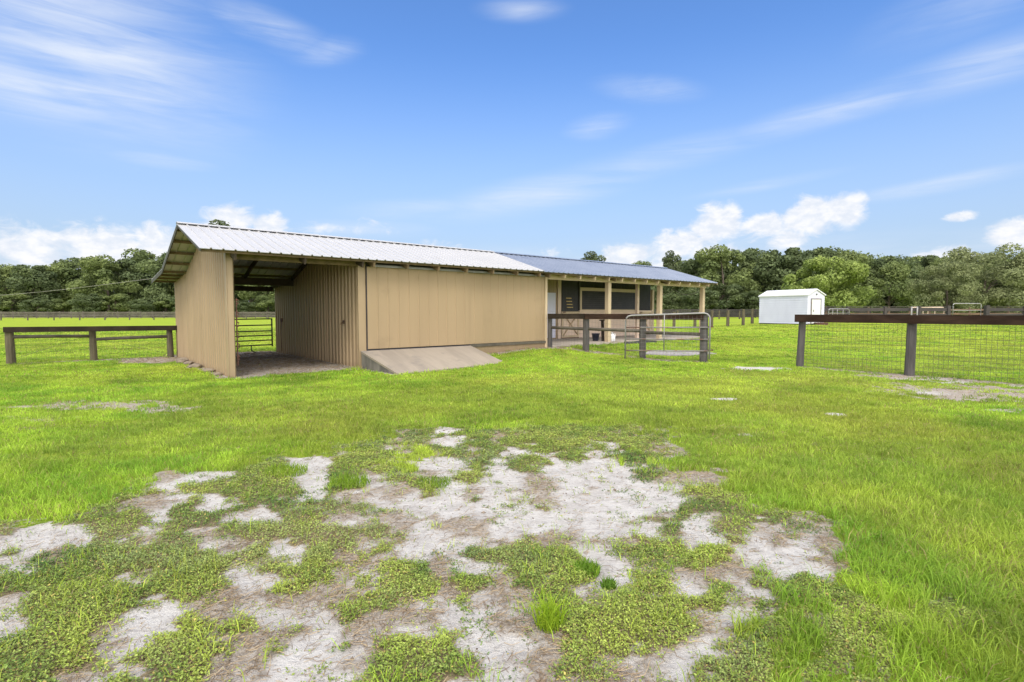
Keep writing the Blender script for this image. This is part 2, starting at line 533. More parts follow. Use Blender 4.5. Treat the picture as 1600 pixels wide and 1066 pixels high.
for px, py, rx, ry, kd, w in [(1180, 575.5, .95, .55, 's', 1), (1127, 622.5, .33, .25, 's', 1), (1303, 647, .19, .16, 's', .95), (1160, 679, .16, .12, 's', .6),
                              (1255, 692, .16, .1, 's', .45), (1520, 614, 1.7, 1.4, 'b', .85), (1440, 592, .8, .5, 's', .55), (1500, 597, .7, .25, 's', .6),
                              (1452, 613, .3, .35, 's', .6), (1560, 641, .5, .18, 's', .5), (1590, 604, .5, .25, 's', .5), (1380, 588, .7, .5, 'b', .7), (1590, 640, .5, .35, 'b', .55),
                              (150, 632, 1.5, .55, 'b', .62), (260, 640, .8, .4, 'b', .5), (60, 655, .8, .3, 'b', .55), (100, 668, .9, .15, 'b', .42), (1000, 600, 1.4, .5, 'b', .22), (1350, 700, .8, .3, 'b', .3), (1180, 640, .7, .3, 'b', .28), (500, 625, 1.2, .4, 'b', .25),
                              (1345, 650, .3, .1, 'b', .4)]:
    gx, gy = _g(px, py)
    SPOTS.append((gx, gy, rx, ry, kd, w))


def seg_d(x, y, p, q):
    px, py, qx, qy = *p, *q
    dx, dy = qx - px, qy - py
    t = np.clip(((x - px) * dx + (y - py) * dy) / (dx * dx + dy * dy), 0, 1)
    return np.hypot(x - px - t * dx, y - py - t * dy)


FENCE_L = [(-13.85, 14.64), (-12.48, 15.80), (-10.90, 16.92)]
FENCE_M = [(1.27, 20.62), (2.37, 16.90), (3.97, 16.16), (5.50, 15.20)]
FENCE_M = [(1.27, 17.80), (2.37, 16.98), (3.97, 16.12), (5.50, 15.20)]
FENCE_R = [(7.59, 13.96), (9.01, 11.99), (10.50, 9.95), (12.0, 7.9)]


def cover(x, y):
    """sand, grass, brown, weed weights at ground points"""
    x, y = np.asarray(x, float), np.asarray(y, float)
    ky = np.clip(y / 3.2, .7, 2.2)
    wx = x + ky * (.20 * (fbm(x, y, 2.6, 4, 5) - .5) + .10 * (fbm(x, y, 11, 3, 9) - .5))
    wy = y + ky * (.30 * (fbm(x, y, 2.4, 4, 15) - .5) + .12 * (fbm(x, y, 11, 3, 19) - .5))
    wy = np.maximum(wy, .7)
    f = wy * _ct + CAM_H * _st
    pc = ((W_PX / 2 + F_PX * wx / f) - 20) / 40
    up = wy * _st - CAM_H * _ct
    pr = ((H_PX / 2 - F_PX * up / f) - 686) / 20
    near = ss(-1.4, -.3, pr)
    pcc, prc = np.clip(pc, 0, 38.999), np.clip(pr, 0, 18.999)
    i, j = np.floor(prc).astype(int), np.floor(pcc).astype(int)
    fi, fj = (prc - i)[..., None], (pcc - j)[..., None]
    w = (_GRID[i, j] * (1 - fj) + _GRID[i, j + 1] * fj) * (1 - fi) + (_GRID[i + 1, j] * (1 - fj) + _GRID[i + 1, j + 1] * fj) * fi
    w = w * near[..., None]
    w[..., 1] += 1 - near
    inside = (1 - w[..., 1]) * near
    w = w * (1 - .16 * inside[..., None]) + .16 * inside[..., None] * np.array((.30, .12, .24, .34))
    for k, sc in enumerate((3.6, 6.0, 4.6, 5.2)):
        f_ = .62 * fbm(x, y, sc, 4, 200 + 7 * k) + .38 * fbm(x, y, sc * 3.1, 3, 240 + 7 * k)
        w[..., k] *= np.where(inside > .12, np.clip(1 + 5.5 * (f_ - .5), .02, 4), 1)
    w[..., 0] *= 1 + .45 * inside
    w[..., 2] *= 1 - .05 * inside
    w = w ** 1.5
    w /= np.maximum(w.sum(-1, keepdims=True), 1e-6)
    for gx, gy, rx, ry, kd, st in SPOTS:
        d = np.hypot((x - gx) / rx, (y - gy) / ry)
        k = st * ss(1.25, .35, d + 1.5 * (fbm(x, y, 5.0, 4, 31) - .5)) * (.45 + 1.0 * fbm(x, y, 2.2, 3, 33) if kd == 'b' else 1)
        k = np.clip(k, 0, 1)
        w *= (1 - k)[..., None]
        w[..., 0 if kd == 's' else 2] += k
    # worn soil lines under the fences, by the walls and in the open bay
    k = np.zeros_like(x)
    for fl, wd, st in ((FENCE_L, .34, .8), (FENCE_M, .40, .75), (FENCE_R, .30, .75)):
        for p, q in zip(fl[:-1], fl[1:]):
            d = seg_d(x, y, p, q) + .35 * (fbm(x, y, 1.6, 3, 41) - .5)
            k = np.maximum(k, st * ss(wd, wd * .25, d))
    u, v = uv_of(x, y)
    n1 = .5 * (fbm(x, y, 1.8, 3, 51) - .5)
    bay = ss(-.25, .05, u + n1 * .3) * ss(3.2, 3.0, u) * ss(-.45, .05, v + n1 * 1.2) * ss(8.3, 7.3, v + n1)
    foot = np.maximum(ss(.42, .1, np.abs(u) + n1 * .8) * ss(-.3, .2, v) * ss(9, 7.5, v), .8 * ss(6.6, 7.2, u) * ss(11.5, 10, u) * ss(-.75, -.25, v + n1) * (v < .3))
    foot = np.maximum(foot, ss(1.35, .5, np.hypot((u + .7) / 1.0, (v - 6.1) / 1.2) + n1 * .8))
    k = np.maximum(k, np.maximum(bay, np.clip(foot, 0, 1)))
    w *= (1 - k)[..., None]
    w[..., 2] += k
    w[..., 0] += .25 * bay
    # slabs carry nothing
    slab = ((u > 9.4) & (u < 19.95) & (v > -.1) & (v < 7.3)) | ((u > 2.95) & (u < 9.6) & (v > .0) & (v < 7.3))
    ramp = (u > 2.95) & (u < 6.55) & (v < .1) & (v > -1.95 + .1 * (u - 3))
    dead = slab | ramp
    w[dead] = (0, 0, 0, 0)
    return w


# ------------------------------------------------------------------ ground
def axis_lines(fine0, fine1, step, far0, far1, growth=1.16):
    a = list(np.arange(fine0, fine1 + 1e-6, step))
    s, p = step, a[-1]
    while p < far1:
        s *= growth
        p += s
        a.append(min(p, far1))
    s, p = step, a[0]
    b = []
    while p > far0:
        s *= growth
        p -= s
        b.append(max(p, far0))
    return np.array(b[::-1] + a)


def build_ground():
    gx = axis_lines(-8, 8.5, .05, -900, 900)
    gy = axis_lines(1.2, 8.0, .04, -300, 1500, 1.045)
    X, Y = np.meshgrid(gx, gy)
    w = cover(X, Y)
    sand = w[..., 0]
    Z = gz(X, Y)
    nearm = ss(60, 15, np.hypot(X, Y))
    Z = Z + nearm * (.022 * (fbm(X, Y, 1.1, 3, 71) - .5) + .018 * (fbm(X, Y, 5.0, 3, 73) - .5) * ss(14, 8, np.hypot(X, Y)) - .012 * sand)
    u, v = uv_of(X, Y)
    flat = ((u > -.3) & (u < 20) & (v > -2) & (v < 8))
    Z = np.where(flat, gz(X, Y) - .004, Z)
    ny, nx = X.shape
    vs = np.stack([X, Y, Z], -1).reshape(-1, 3).astype(np.float32)
    idx = np.arange(ny * nx).reshape(ny, nx)
    q = np.stack([idx[:-1, :-1], idx[:-1, 1:], idx[1:, 1:], idx[1:, :-1]], -1).reshape(-1, 4)
    me = bpy.data.meshes.new('ground')
    me.vertices.add(len(vs))
    me.vertices.foreach_set('co', vs.ravel())
    me.loops.add(q.size)
    me.loops.foreach_set('vertex_index', q.ravel().astype(np.int32))
    me.polygons.add(len(q))
    me.polygons.foreach_set('loop_start', np.arange(0, q.size, 4, dtype=np.int32))
    me.update(calc_edges=True)
    at = me.color_attributes.new('cover', 'FLOAT_COLOR', 'POINT')
    col = np.concatenate([w[..., :3], w[..., 3:4]], -1).reshape(-1, 4).astype(np.float32)
    at.data.foreach_set('color', col.ravel())
    me.polygons.foreach_set('use_smooth', np.ones(len(q), bool))
    m, t, b = new_mat('ground_soil_and_turf')
    pos = t.n('ShaderNodeNewGeometry').outputs['Position']
    atn = t.n('ShaderNodeAttribute', attribute_name='cover')
    sp = t.n('ShaderNodeSeparateColor', {0: atn.outputs['Color']})
    s_, g_, b_ = sp.outputs
    w_ = atn.outputs['Alpha']
    n_f = t.noise(pos, 26.0, 6.0, .7)
    n_m = t.noise(pos, 5.0, 5.0, .6)
    n_l = t.noise(pos, .35, 5.0, .55)
    n_x = t.noise(pos, 95.0, 3.0, .7)
    n_h = t.noise(t.n('ShaderNodeMapping', {'Vector': pos, 'Scale': (.5, 1.6, 1)}).outputs[0], .8, 6.0, .65)
    # lawn seen from afar
    gr = t.mix(t.sm(n_h, .32, .68), GRASS_A, GRASS_B)
    gr = t.mix(t.sm(n_l, .42, .68, 0, .55), gr, GRASS_C)
    gr = t.mix(t.sm(n_f, .45, .75, 0, .45), gr, (.035, .065, .008))
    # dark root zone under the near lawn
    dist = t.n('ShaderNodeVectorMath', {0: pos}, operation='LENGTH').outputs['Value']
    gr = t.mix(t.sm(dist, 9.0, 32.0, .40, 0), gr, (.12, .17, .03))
    sand_c = t.mix(t.sm(n_m, .35, .68), (.54, .525, .505), (.43, .41, .39))
    sand_c = t.mix(t.sm(n_f, .50, .72, 0, .55), sand_c, (.29, .26, .235))
    sand_c = t.mix(t.sm(n_x, .64, .76, 0, .65), sand_c, (.17, .135, .10))
    trk = t.noise(t.n('ShaderNodeMapping', {'Vector': pos, 'Rotation': (0, 0, R(38)), 'Scale': (2.2, 34, 1)}).outputs[0], 1.0, 3.0, .5, .6)
    sand_c = t.mix(t.sm(trk, .55, .70, 0, .38), sand_c, (.30, .27, .245))
    soil = t.mix(t.sm(n_f, .35, .7), (.30, .262, .218), (.43, .39, .345))
    soil = t.mix(t.sm(n_x, .55, .72, 0, .7), soil, (.16, .125, .095))
    weedc = t.mix(t.sm(n_f, .35, .7), (.16, .135, .075), (.28, .225, .14))
    nn = t.m('MULTIPLY', t.m('SUBTRACT', t.m('ADD', t.m('MULTIPLY', n_m, .36), t.m('ADD', t.m('MULTIPLY', n_f, .38), t.m('MULTIPLY', n_x, .26))), .5), 2.6)
    c = soil
    c = t.mix(t.sm(t.m('ADD', s_, nn), .10, .80), c, sand_c)
    c = t.mix(t.sm(t.m('ADD', w_, nn), .42, .60), c, weedc)
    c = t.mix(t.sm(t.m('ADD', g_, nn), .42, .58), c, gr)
    t.nt.links.new(c, b.inputs['Base Color'])
    b.inputs['Roughness'].default_value = .95
    b.inputs['Specular IOR Level'].default_value = .1
    hgt = t.m('ADD', t.m('MULTIPLY', n_f, .7), t.m('MULTIPLY', n_x, .3))
    bp = t.n('ShaderNodeBump', {'Strength': 1.0, 'Distance': .04, 'Height': hgt})
    t.nt.links.new(bp.outputs[0], b.inputs['Normal'])
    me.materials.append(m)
    o = bpy.data.objects.new('ground', me)
    COL.objects.link(o)
    tag(o, kind='structure')


GRASS_A, GRASS_B, GRASS_C = (.20, .29, .020), (.275, .35, .030), (.30, .34, .040)
build_ground()


def ground_bump(x, y):
    """height of the ground sheet at near points"""
    d = np.hypot(x, y)
    w = cover(x, y)
    return gz(x, y) + ss(60, 15, d) * (.022 * (fbm(x, y, 1.1, 3, 71) - .5) + .018 * (fbm(x, y, 5.0, 3, 73) - .5) * ss(14, 8, d) - .012 * w[..., 0])


# ------------------------------------------------------------------ growth: blades and leaves
def mesh_np(name, vs, faces_by_n, tone, mat):
    """vs Nx3; faces_by_n list of (k x n) index arrays; tone Nx3 per vertex"""
    me = bpy.data.meshes.new(name)
    me.vertices.add(len(vs))
    me.vertices.foreach_set('co', np.ascontiguousarray(vs, dtype=np.float32).ravel())
    lp = np.concatenate([f.ravel() for f in faces_by_n]).astype(np.int32)
    me.loops.add(len(lp))
    me.loops.foreach_set('vertex_index', lp)
    starts, o = [], 0
    for f in faces_by_n:
        starts.append(o + np.arange(len(f)) * f.shape[1])
        o += f.size
    starts = np.concatenate(starts).astype(np.int32)
    me.polygons.add(len(starts))
    me.polygons.foreach_set('loop_start', starts)
    me.update(calc_edges=True)
    at = me.color_attributes.new('tone', 'FLOAT_COLOR', 'POINT')
    at.data.foreach_set('color', np.concatenate([tone, np.ones((len(tone), 1))], 1).astype(np.float32).ravel())
    me.materials.append(mat)
    return me


def blades_mesh(name, x, y, z, h, wd, lean, tone, mat, ph=None):
    n = len(x)
    th = rng.uniform(0, 2 * np.pi, n)
    ph = rng.uniform(0, 2 * np.pi, n) if ph is None else ph
    sx, sy = np.cos(th) * wd * .5, np.sin(th) * wd * .5
    lx, ly = np.cos(ph) * lean * h, np.sin(ph) * lean * h
    P = np.empty((n, 5, 3))
    P[:, 0] = np.stack([x - sx, y - sy, z - .006], 1)
    P[:, 1] = np.stack([x + sx, y + sy, z - .006], 1)
    P[:, 2] = np.stack([x + sx * .8 + lx * .35, y + sy * .8 + ly * .35, z + h * .58], 1)
    P[:, 3] = np.stack([x - sx * .8 + lx * .35, y - sy * .8 + ly * .35, z + h * .58], 1)
    P[:, 4] = np.stack([x + lx, y + ly, z + h * np.sqrt(np.maximum(1 - .6 * lean ** 2, .12))], 1)
    b = (np.arange(n) * 5)[:, None]
    quads = b + np.array([[0, 1, 2, 3]])
    tris = b + np.array([[3, 2, 4]])
    tn = np.repeat(tone[:, None, :], 5, 1)
    return mesh_np(name, P.reshape(-1, 3), [quads, tris], tn.reshape(-1, 3), mat)


def tufted(r0, r1, dens, per=16):
    """ground points gathered into grass tufts, with the way each point lies from its tuft's middle"""
    cx_, cy_ = scatter(r0, r1, dens * .68 / per)
    k = len(cx_) * per
    sg = (.016 + .0035 * cy_) * rng.uniform(.6, 1.5, len(cx_))
    ox, oy = rng.normal(0, 1, k), rng.normal(0, 1, k)
    xx, yy = np.repeat(cx_, per) + ox * np.repeat(sg, per), np.repeat(cy_, per) + oy * np.repeat(sg, per)
    ux, uy = scatter(r0, r1, dens * .32)
    ph = np.concatenate([np.arctan2(oy, ox) + rng.normal(0, .6, k), rng.uniform(0, 2 * np.pi, len(ux))])
    br = np.concatenate([np.repeat(rng.uniform(.72, 1.18, len(cx_)), per), np.full(len(ux), .85)])
    return np.concatenate([xx, ux]), np.maximum(np.concatenate([yy, uy]), .8), ph, br


def scatter(r0, r1, dens, half=1.06, marg=1.3):
    """uniform random ground points of the fan between distances r0 and r1"""
    area = half * (r1 ** 2 - r0 ** 2) + 2 * marg * (r1 - r0)
    n = int(area * dens)
    yy = np.sqrt(rng.uniform(r0 ** 2, r1 ** 2, n))
    xx = rng.uniform(-1, 1, n) * (half * yy + marg)
    return xx, yy


def grass_tones(x, y, n):
    big = fbm(x, y, .45, 3, 81)
    mid = fbm(x, y, 2.2, 3, 83)
    k = rng.uniform(0, 1, n)
    a, b, c = np.array(BL_A), np.array(BL_B), np.array(BL_C)
    f = np.clip(k * .45 + (mid - .5) * 2.0 + .30, 0, 1)[:, None]
    t = a * (1 - f) + b * f
    g = np.clip((big - .50) * 3.5, 0, .8)[:, None]
    t = t * (1 - g) + c * g
    dry = rng.uniform(0, 1, n) < .06 + .5 * np.clip(fbm(x, y, 1.1, 3, 87) - .52, 0, 1)
        # darker, denser clumps and thin sun-bleached places
    pt = fbm(x, y, .9, 4, 181)
    t *= (1 - np.clip((pt - .5) * 2.2, -.10, .26))[:, None]
    ol = np.clip((fbm(x, y, .28, 4, 185) - .5) * 2.6, 0, .30)[:, None]
    t = t * (1 - ol) + np.array((.36, .36, .075)) * ol
    t[dry] = np.array((.42, .34, .14)) * rng.uniform(.6, 1.1, (dry.sum(), 1))
    return t * rng.uniform(.75, 1.2, (n, 1))


BL_A, BL_B, BL_C = (.20, .375, .034), (.44, .62, .060), (.54, .63, .085)


TALL_EDGES = [(wxy(2.98, -.1), wxy(3.05, -1.95)), (wxy(3.05, -1.95), wxy(6.55, -1.60)), (wxy(6.55, -1.6), wxy(6.45, -.1)), (wxy(6.5, -.1), wxy(9.5, -.1)),
              (wxy(9.6, -.15), wxy(19.9, -.15)), (wxy(0, -.05), wxy(.2, -.05)), (wxy(2.7, -.1), wxy(3.0, -.1)), (wxy(-.05, .3), wxy(-.05, 3.5))] + \
             [((p[0] - .05, p[1]), (p[0] + .05, p[1])) for p in FENCE_L + FENCE_M + FENCE_R]


def build_growth():
    XS, YS, ZS, HS, WS, LS, TS, PS = [], [], [], [], [], [], [], []
    for r0, r1, dens, hh, wd in [(1.55, 3.2, 6500, .078, .0036), (3.2, 5.0, 4800, .066, .0040), (5.0, 7.5, 3000, .052, .0050), (7.5, 11, 1700, .044, .0072),
                                 (11, 17, 800, .040, .0115), (17, 27, 300, .042, .020), (27, 46, 80, .05, .042)]:
        x, y, ph, br = tufted(r0, r1, dens)
        w = cover(x, y)
        nz = fbm(x, y, 6.0, 3, 91) - .5
        g = w[:, 1] + .9 * nz + .10 * w[:, 3]
        keep = (rng.uniform(0, 1, len(x)) < np.maximum(ss(.18, .66, g), .10 * w[:, 3])) & (w.sum(1) > .2)
        x, y, w, ph, br = x[keep], y[keep], w[keep], ph[keep], br[keep]
        PS.append(ph)
        n = len(x)
        cl = fbm(x, y, 3.5, 3, 95)
        h = hh * (.55 + .9 * cl) * rng.uniform(.55, 1.35, n)
        edge = np.zeros(n)
        for p_, q_ in TALL_EDGES:
            edge = np.maximum(edge, ss(.22, .04, seg_d(x, y, p_, q_)))
        h *= 1 + 1.3 * edge * rng.uniform(0, 1, n)
        # longer, looser grass low on the right
        lng = ss(.6, 1.8, x) * ss(5.2, 3.0, y)
        h *= 1 + .6 * lng * rng.uniform(0, 1, n) ** 2 * (.4 + cl)
        XS.append(x); YS.append(y); ZS.append(ground_bump(x, y)); HS.append(h)
        WS.append(wd * rng.uniform(.7, 1.3, n)); LS.append(rng.uniform(.25, 1.15, n) ** .7); TS.append(grass_tones(x, y, n) * (br * (1 - .08 * ss(14, 24, y)))[:, None])
    cat = np.concatenate
    me = blades_mesh('lawn_grass', cat(XS), cat(YS), cat(ZS), cat(HS), cat(WS), cat(LS), cat(TS), M['grass'], cat(PS))
    o = bpy.data.objects.new('lawn_grass', me)
    COL.objects.link(o)
    tag(o, 'bright yellow green lawn grass covering the field around the worn patch', 'grass', kind='stuff')

    # low broad-leaved weeds of the worn patch
    x, y = (np.concatenate(q) for q in zip(scatter(1.5, 3.2, 11500), scatter(3.2, 6.9, 5200)))
    w = cover(x, y)
    nz = fbm(x, y, 9.0, 4, 101) - .5
    keep = rng.uniform(0, 1, len(x)) < ss(.16, .62, w[:, 3] + 1.2 * nz)
    # a sprinkle of weed among the long grass on the right
    keep |= (rng.uniform(0, 1, len(x)) < ss(.36, .62, fbm(x, y, 3.0, 4, 109)) * .8 * ss(.2, .8, x) * ss(3.3, 2.5, y) * (w[:, 1] > .3))
    keep |= rng.uniform(0, 1, len(x)) < .035 * (w[:, 0] + w[:, 2]) * ss(.45, .6, fbm(x, y, 4.0, 3, 107))
    x, y, w, nz = x[keep], y[keep], w[keep], nz[keep]
    # every point carries a sprig of three leaves
    x, y, w, nz = [np.repeat(q, 3, 0) for q in (x, y, w, nz)]
    n = len(x)
    r = rng.uniform(.004, .016, n)
    a0 = rng.uniform(0, 2 * np.pi, n)
    x, y = x + r * np.cos(a0), y + r * np.sin(a0)
    mound = np.clip(w[:, 3] + .6 * nz - .25, 0, 1)
    z = ground_bump(x, y) + .004 + mound * .042 * rng.uniform(.0, 1, n) * (.5 + fbm(x, y, 5, 2, 105))
    L = rng.uniform(.0065, .0150, n) * (1 + .14 * np.clip(y - 3, 0, 4))
    Wd = L * rng.uniform(.42, .62, n)
    tilt = rng.normal(.15, .42, n)
    roll = rng.normal(0, .45, n)
    dx, dy = np.cos(a0), np.sin(a0)
    ct, st = np.cos(tilt), np.sin(tilt)
    ax = np.stack([dx * ct, dy * ct, st], 1)
    sd = np.stack([-dy * np.cos(roll), dx * np.cos(roll), np.sin(roll)], 1)
    c0 = np.stack([x, y, z], 1)
    P = np.empty((n, 6, 3))
    P[:, 0] = c0
    P[:, 1] = c0 + ax * (L * .35)[:, None] + sd * (Wd * .5)[:, None]
    P[:, 2] = c0 + ax * (L * .75)[:, None] + sd * (Wd * .42)[:, None]
    P[:, 3] = c0 + ax * L[:, None] - np.array((0, 0, 1)) * (L * .12)[:, None]
    P[:, 4] = c0 + ax * (L * .75)[:, None] - sd * (Wd * .42)[:, None]
    P[:, 5] = c0 + ax * (L * .35)[:, None] - sd * (Wd * .5)[:, None]
    f = np.clip(.45 * rng.uniform(0, 1, n) + 2.2 * (fbm(x, y, 2.6, 4, 111) - .5) + .28, 0, 1)[:, None]
    t = np.array((.10, .19, .04)) * (1 - f) + np.array((.36, .44, .085)) * f
    gy = np.clip((fbm(x, y, 1.9, 3, 117) - .5) * 3.0, 0, .6)[:, None]
    t = t * (1 - gy) + np.array((.27, .33, .13)) * gy
    yl = rng.uniform(0, 1, n) < .07 + .30 * np.clip(w[:, 2] - .15, 0, 1)
    t[yl] = np.array((.42, .35, .10)) * rng.uniform(.6, 1.1, (yl.sum(), 1))
    t *= rng.uniform(.5, 1.3, (n, 1))
    b = (np.arange(n) * 6)[:, None]
    me = mesh_np('ground_weeds', P.reshape(-1, 3), [b + np.array([[0, 1, 2, 3]]), b + np.array([[0, 3, 4, 5]])],
                 np.repeat(t[:, None], 6, 1).reshape(-1, 3), M['weed'])
    o = bpy.data.objects.new('ground_weeds', me)
    COL.objects.link(o)
    tag(o, 'low broad leaved green weeds creeping over the worn sandy patch', 'weeds', kind='stuff')

    # stems and dead thatch lying about
    x, y = (np.concatenate(q) for q in zip(scatter(1.5, 3.4, 4200), scatter(3.4, 7.0, 2100)))
    w = cover(x, y)
    nz = fbm(x, y, 7.0, 3, 121) - .5
    pr = ss(.3, .7, w[:, 2] + .5 * nz) + .42 * w[:, 3] + .13 * w[:, 0] + .03 * w[:, 1]
    keep = rng.uniform(0, 1, len(x)) < pr
    xs, ys = [x[keep]], [y[keep]]
    x, y = scatter(7.0, 20, 220)
    w = cover(x, y)
    keep = rng.uniform(0, 1, len(x)) < ss(.25, .7, w[:, 2])
    xs.append(x[keep]); ys.append(y[keep])
    x, y = cat(xs), cat(ys)
    n = len(x)
    far = np.clip(y / 5, 1, 4)
    Ln = rng.uniform(.02, .075, n) * far ** .5
    a0 = rng.uniform(0, 2 * np.pi, n)
    wd = .0022 * far
    z = ground_bump(x, y) + .003
    dz = rng.uniform(0, .5, n) ** 1.5 * Ln + .03 * np.repeat(0, n)
    bend = rng.normal(0, .25, n) * Ln
    dx, dy = np.cos(a0), np.sin(a0)
    P = np.empty((n, 6, 3))
    for k, (s_, e) in enumerate(((0, 1), (.5, 1), (1, .5))):
        cx = x + dx * Ln * s_ - dy * bend * (4 * s_ * (1 - s_))
        cy = y + dy * Ln * s_ + dx * bend * (4 * s_ * (1 - s_))
        cz = z + dz * (s_ if k < 2 else 1.0)
        P[:, k] = np.stack([cx - dy * wd * e * .5, cy + dx * wd * e * .5, cz + wd * .3], 1)
        P[:, 5 - k] = np.stack([cx + dy * wd * e * .5, cy - dx * wd * e * .5, cz - wd * .3], 1)
    k = rng.uniform(0, 1, n)[:, None]
    t = (np.array((.38, .30, .19)) * k + np.array((.17, .12, .08)) * (1 - k)) * rng.uniform(.7, 1.2, (n, 1))
    b = (np.arange(n) * 6)[:, None]
    me = mesh_np('dead_thatch', P.reshape(-1, 3), [b + np.array([[0, 1, 4, 5]]), b + np.array([[1, 2, 3, 4]])],
                 np.repeat(t[:, None], 6, 1).reshape(-1, 3), M['straw'])
    o = bpy.data.objects.new('dead_thatch', me)
    COL.objects.link(o)
    tag(o, 'brown dead grass and straw lying on the worn sand and along the walls', 'dead grass', kind='stuff')


build_growth()


def build_clods():
    x, y = scatter(1.5, 6.5, 60)
    w = cover(x, y)
    keep = rng.uniform(0, 1, len(x)) < .15 * w[:, 3] + .9 * w[:, 2] + .55 * w[:, 0]
    x, y = x[keep], y[keep]
    n = len(x)
    r = rng.uniform(.003, .009, n) * (1 + 1.2 * (rng.uniform(0, 1, n) > .95))
    z = ground_bump(x, y) + r * .2
    base = np.array([(1, 0, 0), (0, 1, 0), (-1, 0, 0), (0, -1, 0), (0, 0, .8), (0, 0, -.8)], float)
    P = base[None] * (r[:, None, None] * rng.uniform(.6, 1.3, (n, 6, 1)))
    a = rng.uniform(0, 6.28, n)
    c_, s_ = np.cos(a)[:, None], np.sin(a)[:, None]
    P = np.stack([P[..., 0] * c_ - P[..., 1] * s_, P[..., 0] * s_ + P[..., 1] * c_, P[..., 2]], -1) + np.stack([x, y, z], 1)[:, None]
    tri = np.array([(0, 1, 4), (1, 2, 4), (2, 3, 4), (3, 0, 4), (1, 0, 5), (2, 1, 5), (3, 2, 5), (0, 3, 5)])
    F = ((np.arange(n) * 6)[:, None, None] + tri[None]).reshape(-1, 3)
    k = rng.uniform(0, 1, n)[:, None]
    tn = np.array((.11, .08, .055)) * (1 - k) + np.array((.30, .25, .20)) * k
    me = mesh_np('soil_clods', P.reshape(-1, 3), [F], np.repeat(tn[:, None], 6, 1).reshape(-1, 3), M['straw'])
    o = bpy.data.objects.new('soil_clods', me)
    COL.objects.link(o)
    tag(o, 'small dark crumbs of soil and pebbles strewn over the sandy patch', 'soil crumbs', kind='stuff')


build_clods()


def tuft(px, py, rad, h, n, label, ca, cb):
    gx, gy = _g(px, py)
    r = rad * np.sqrt(rng.uniform(0, 1, n))
    a = rng.uniform(0, 2 * np.pi, n)
    x, y = r * np.cos(a), r * np.sin(a)
    hh = h * rng.uniform(.5, 1.1, n)
    k = rng.uniform(0, 1, (n, 1))
    t = (np.array(ca) * k + np.array(cb) * (1 - k)) * rng.uniform(.8, 1.2, (n, 1))
    z = np.zeros(n)
    me = blades_mesh('grass_tuft', x, y, z, hh, np.full(n, .0052), np.clip(.2 + r / rad * .5 + rng.normal(0, .2, n), .05, 1.05), t, M['grass'])
    o = bpy.data.objects.new('grass_tuft', me)
    o.location = (gx, gy, float(ground_bump(np.array([gx]), np.array([gy]))[0]))
    COL.objects.link(o)
    tag(o, label, 'grass tuft', 'grass tufts on the worn patch')


tuft(858, 978, .06, .15, 230, 'tall bright lime green grass tuft standing on the sand nearest the viewer', (.34, .46, .03), (.22, .36, .02))
tuft(917, 893, .075, .06, 420, 'short round mid green grass tuft at the end of a weed clump', (.19, .32, .03), (.12, .24, .02))
tuft(951, 915, .04, .055, 200, 'smallest dark green grass tuft alone on pale tyre-marked sand', (.15, .27, .03), (.10, .20, .02))
tuft(446, 738, .19, .075, 500, 'spiky green grass tuft at the far left edge of the sand', (.28, .40, .03), (.17, .29, .02))
tuft(546, 756, .17, .08, 500, 'rounded bright green clump between two white sand patches', (.24, .36, .03), (.15, .27, .02))
tuft(678, 754, .15, .05, 400, 'flat green tuft on the white sand left of the wide bare area', (.22, .33, .03), (.13, .24, .02))

# ------------------------------------------------------------------ barn
barn = thing('stable_barn', 'long low beige steel horse barn with open run-in bay, ridged metal roof and porch', 'barn', (BO[0], BO[1], 0), BROT)
RV, RZ = 2.25, 3.57           # ridge
EV, EZ = -.47, 2.745          # front eave
KV, KZ = 5.05, 2.66           # break of the back slope
BVV, BZ = 7.42, 2.46          # back eave
D = 7.2                        # depth
U0, UJ, U1 = -.6, 9.10, 19.85


def part(mb, name, mat):
    return fix_normals(mb.build(name, mat, barn))


def roof_z(v):
    if v <= RV:
        return EZ + (RZ - EZ) * (v - EV) / (RV - EV)
    if v <= KV:
        return RZ + (KZ - RZ) * (v - RV) / (KV - RV)
    return KZ + (BZ - KZ) * (v - KV) / (BVV - KV)


def roof(u0, u1, mat, dz=0.0):
    o = None
    slopes = [((EV, EZ), (RV, RZ)), ((KV, KZ), (RV, RZ)), ((BVV, BZ), (KV, KZ))]
    mb = MB()
    for (va, za), (vb, zb) in slopes:
        nr = Vector((0, -(zb - za) if vb > va else (zb - za), abs(vb - va))).normalized()
        nr = Vector((0, -(zb - za) / abs(vb - va) * (1 if vb > va else -1), 1)).normalized()
        mb.ribbed((u0, va, za + dz), (u1, va, za + dz), (u0, vb, zb + dz), (u1, vb, zb + dz), nr, .23, .025, .012, rib=(.79, .83, .94), minor=False)
    o = part(mb, 'roof', mat)
    cap = MB()
    for s_ in (-1, 1):
        v2 = RV + s_ * .12
        cap.hexa([(u0, RV, RZ + .050 + dz), (u1, RV, RZ + .050 + dz), (u1, v2, roof_z(v2) + .042 + dz), (u0, v2, roof_z(v2) + .042 + dz),
                  (u0, RV, RZ + .056 + dz), (u1, RV, RZ + .056 + dz), (u1, v2, roof_z(v2) + .048 + dz), (u0, v2, roof_z(v2) + .048 + dz)])
    fix_normals(cap.build('ridge_cap', mat, o))
    return o


r1 = roof(U0, UJ, 'roof_white')
r1['label'] = 'pale white ribbed steel roof over the enclosed bays'
r2 = roof(UJ - .04, U1, 'roof_blue', -.016)
r2['label'] = 'blue grey ribbed steel roof over the porch'

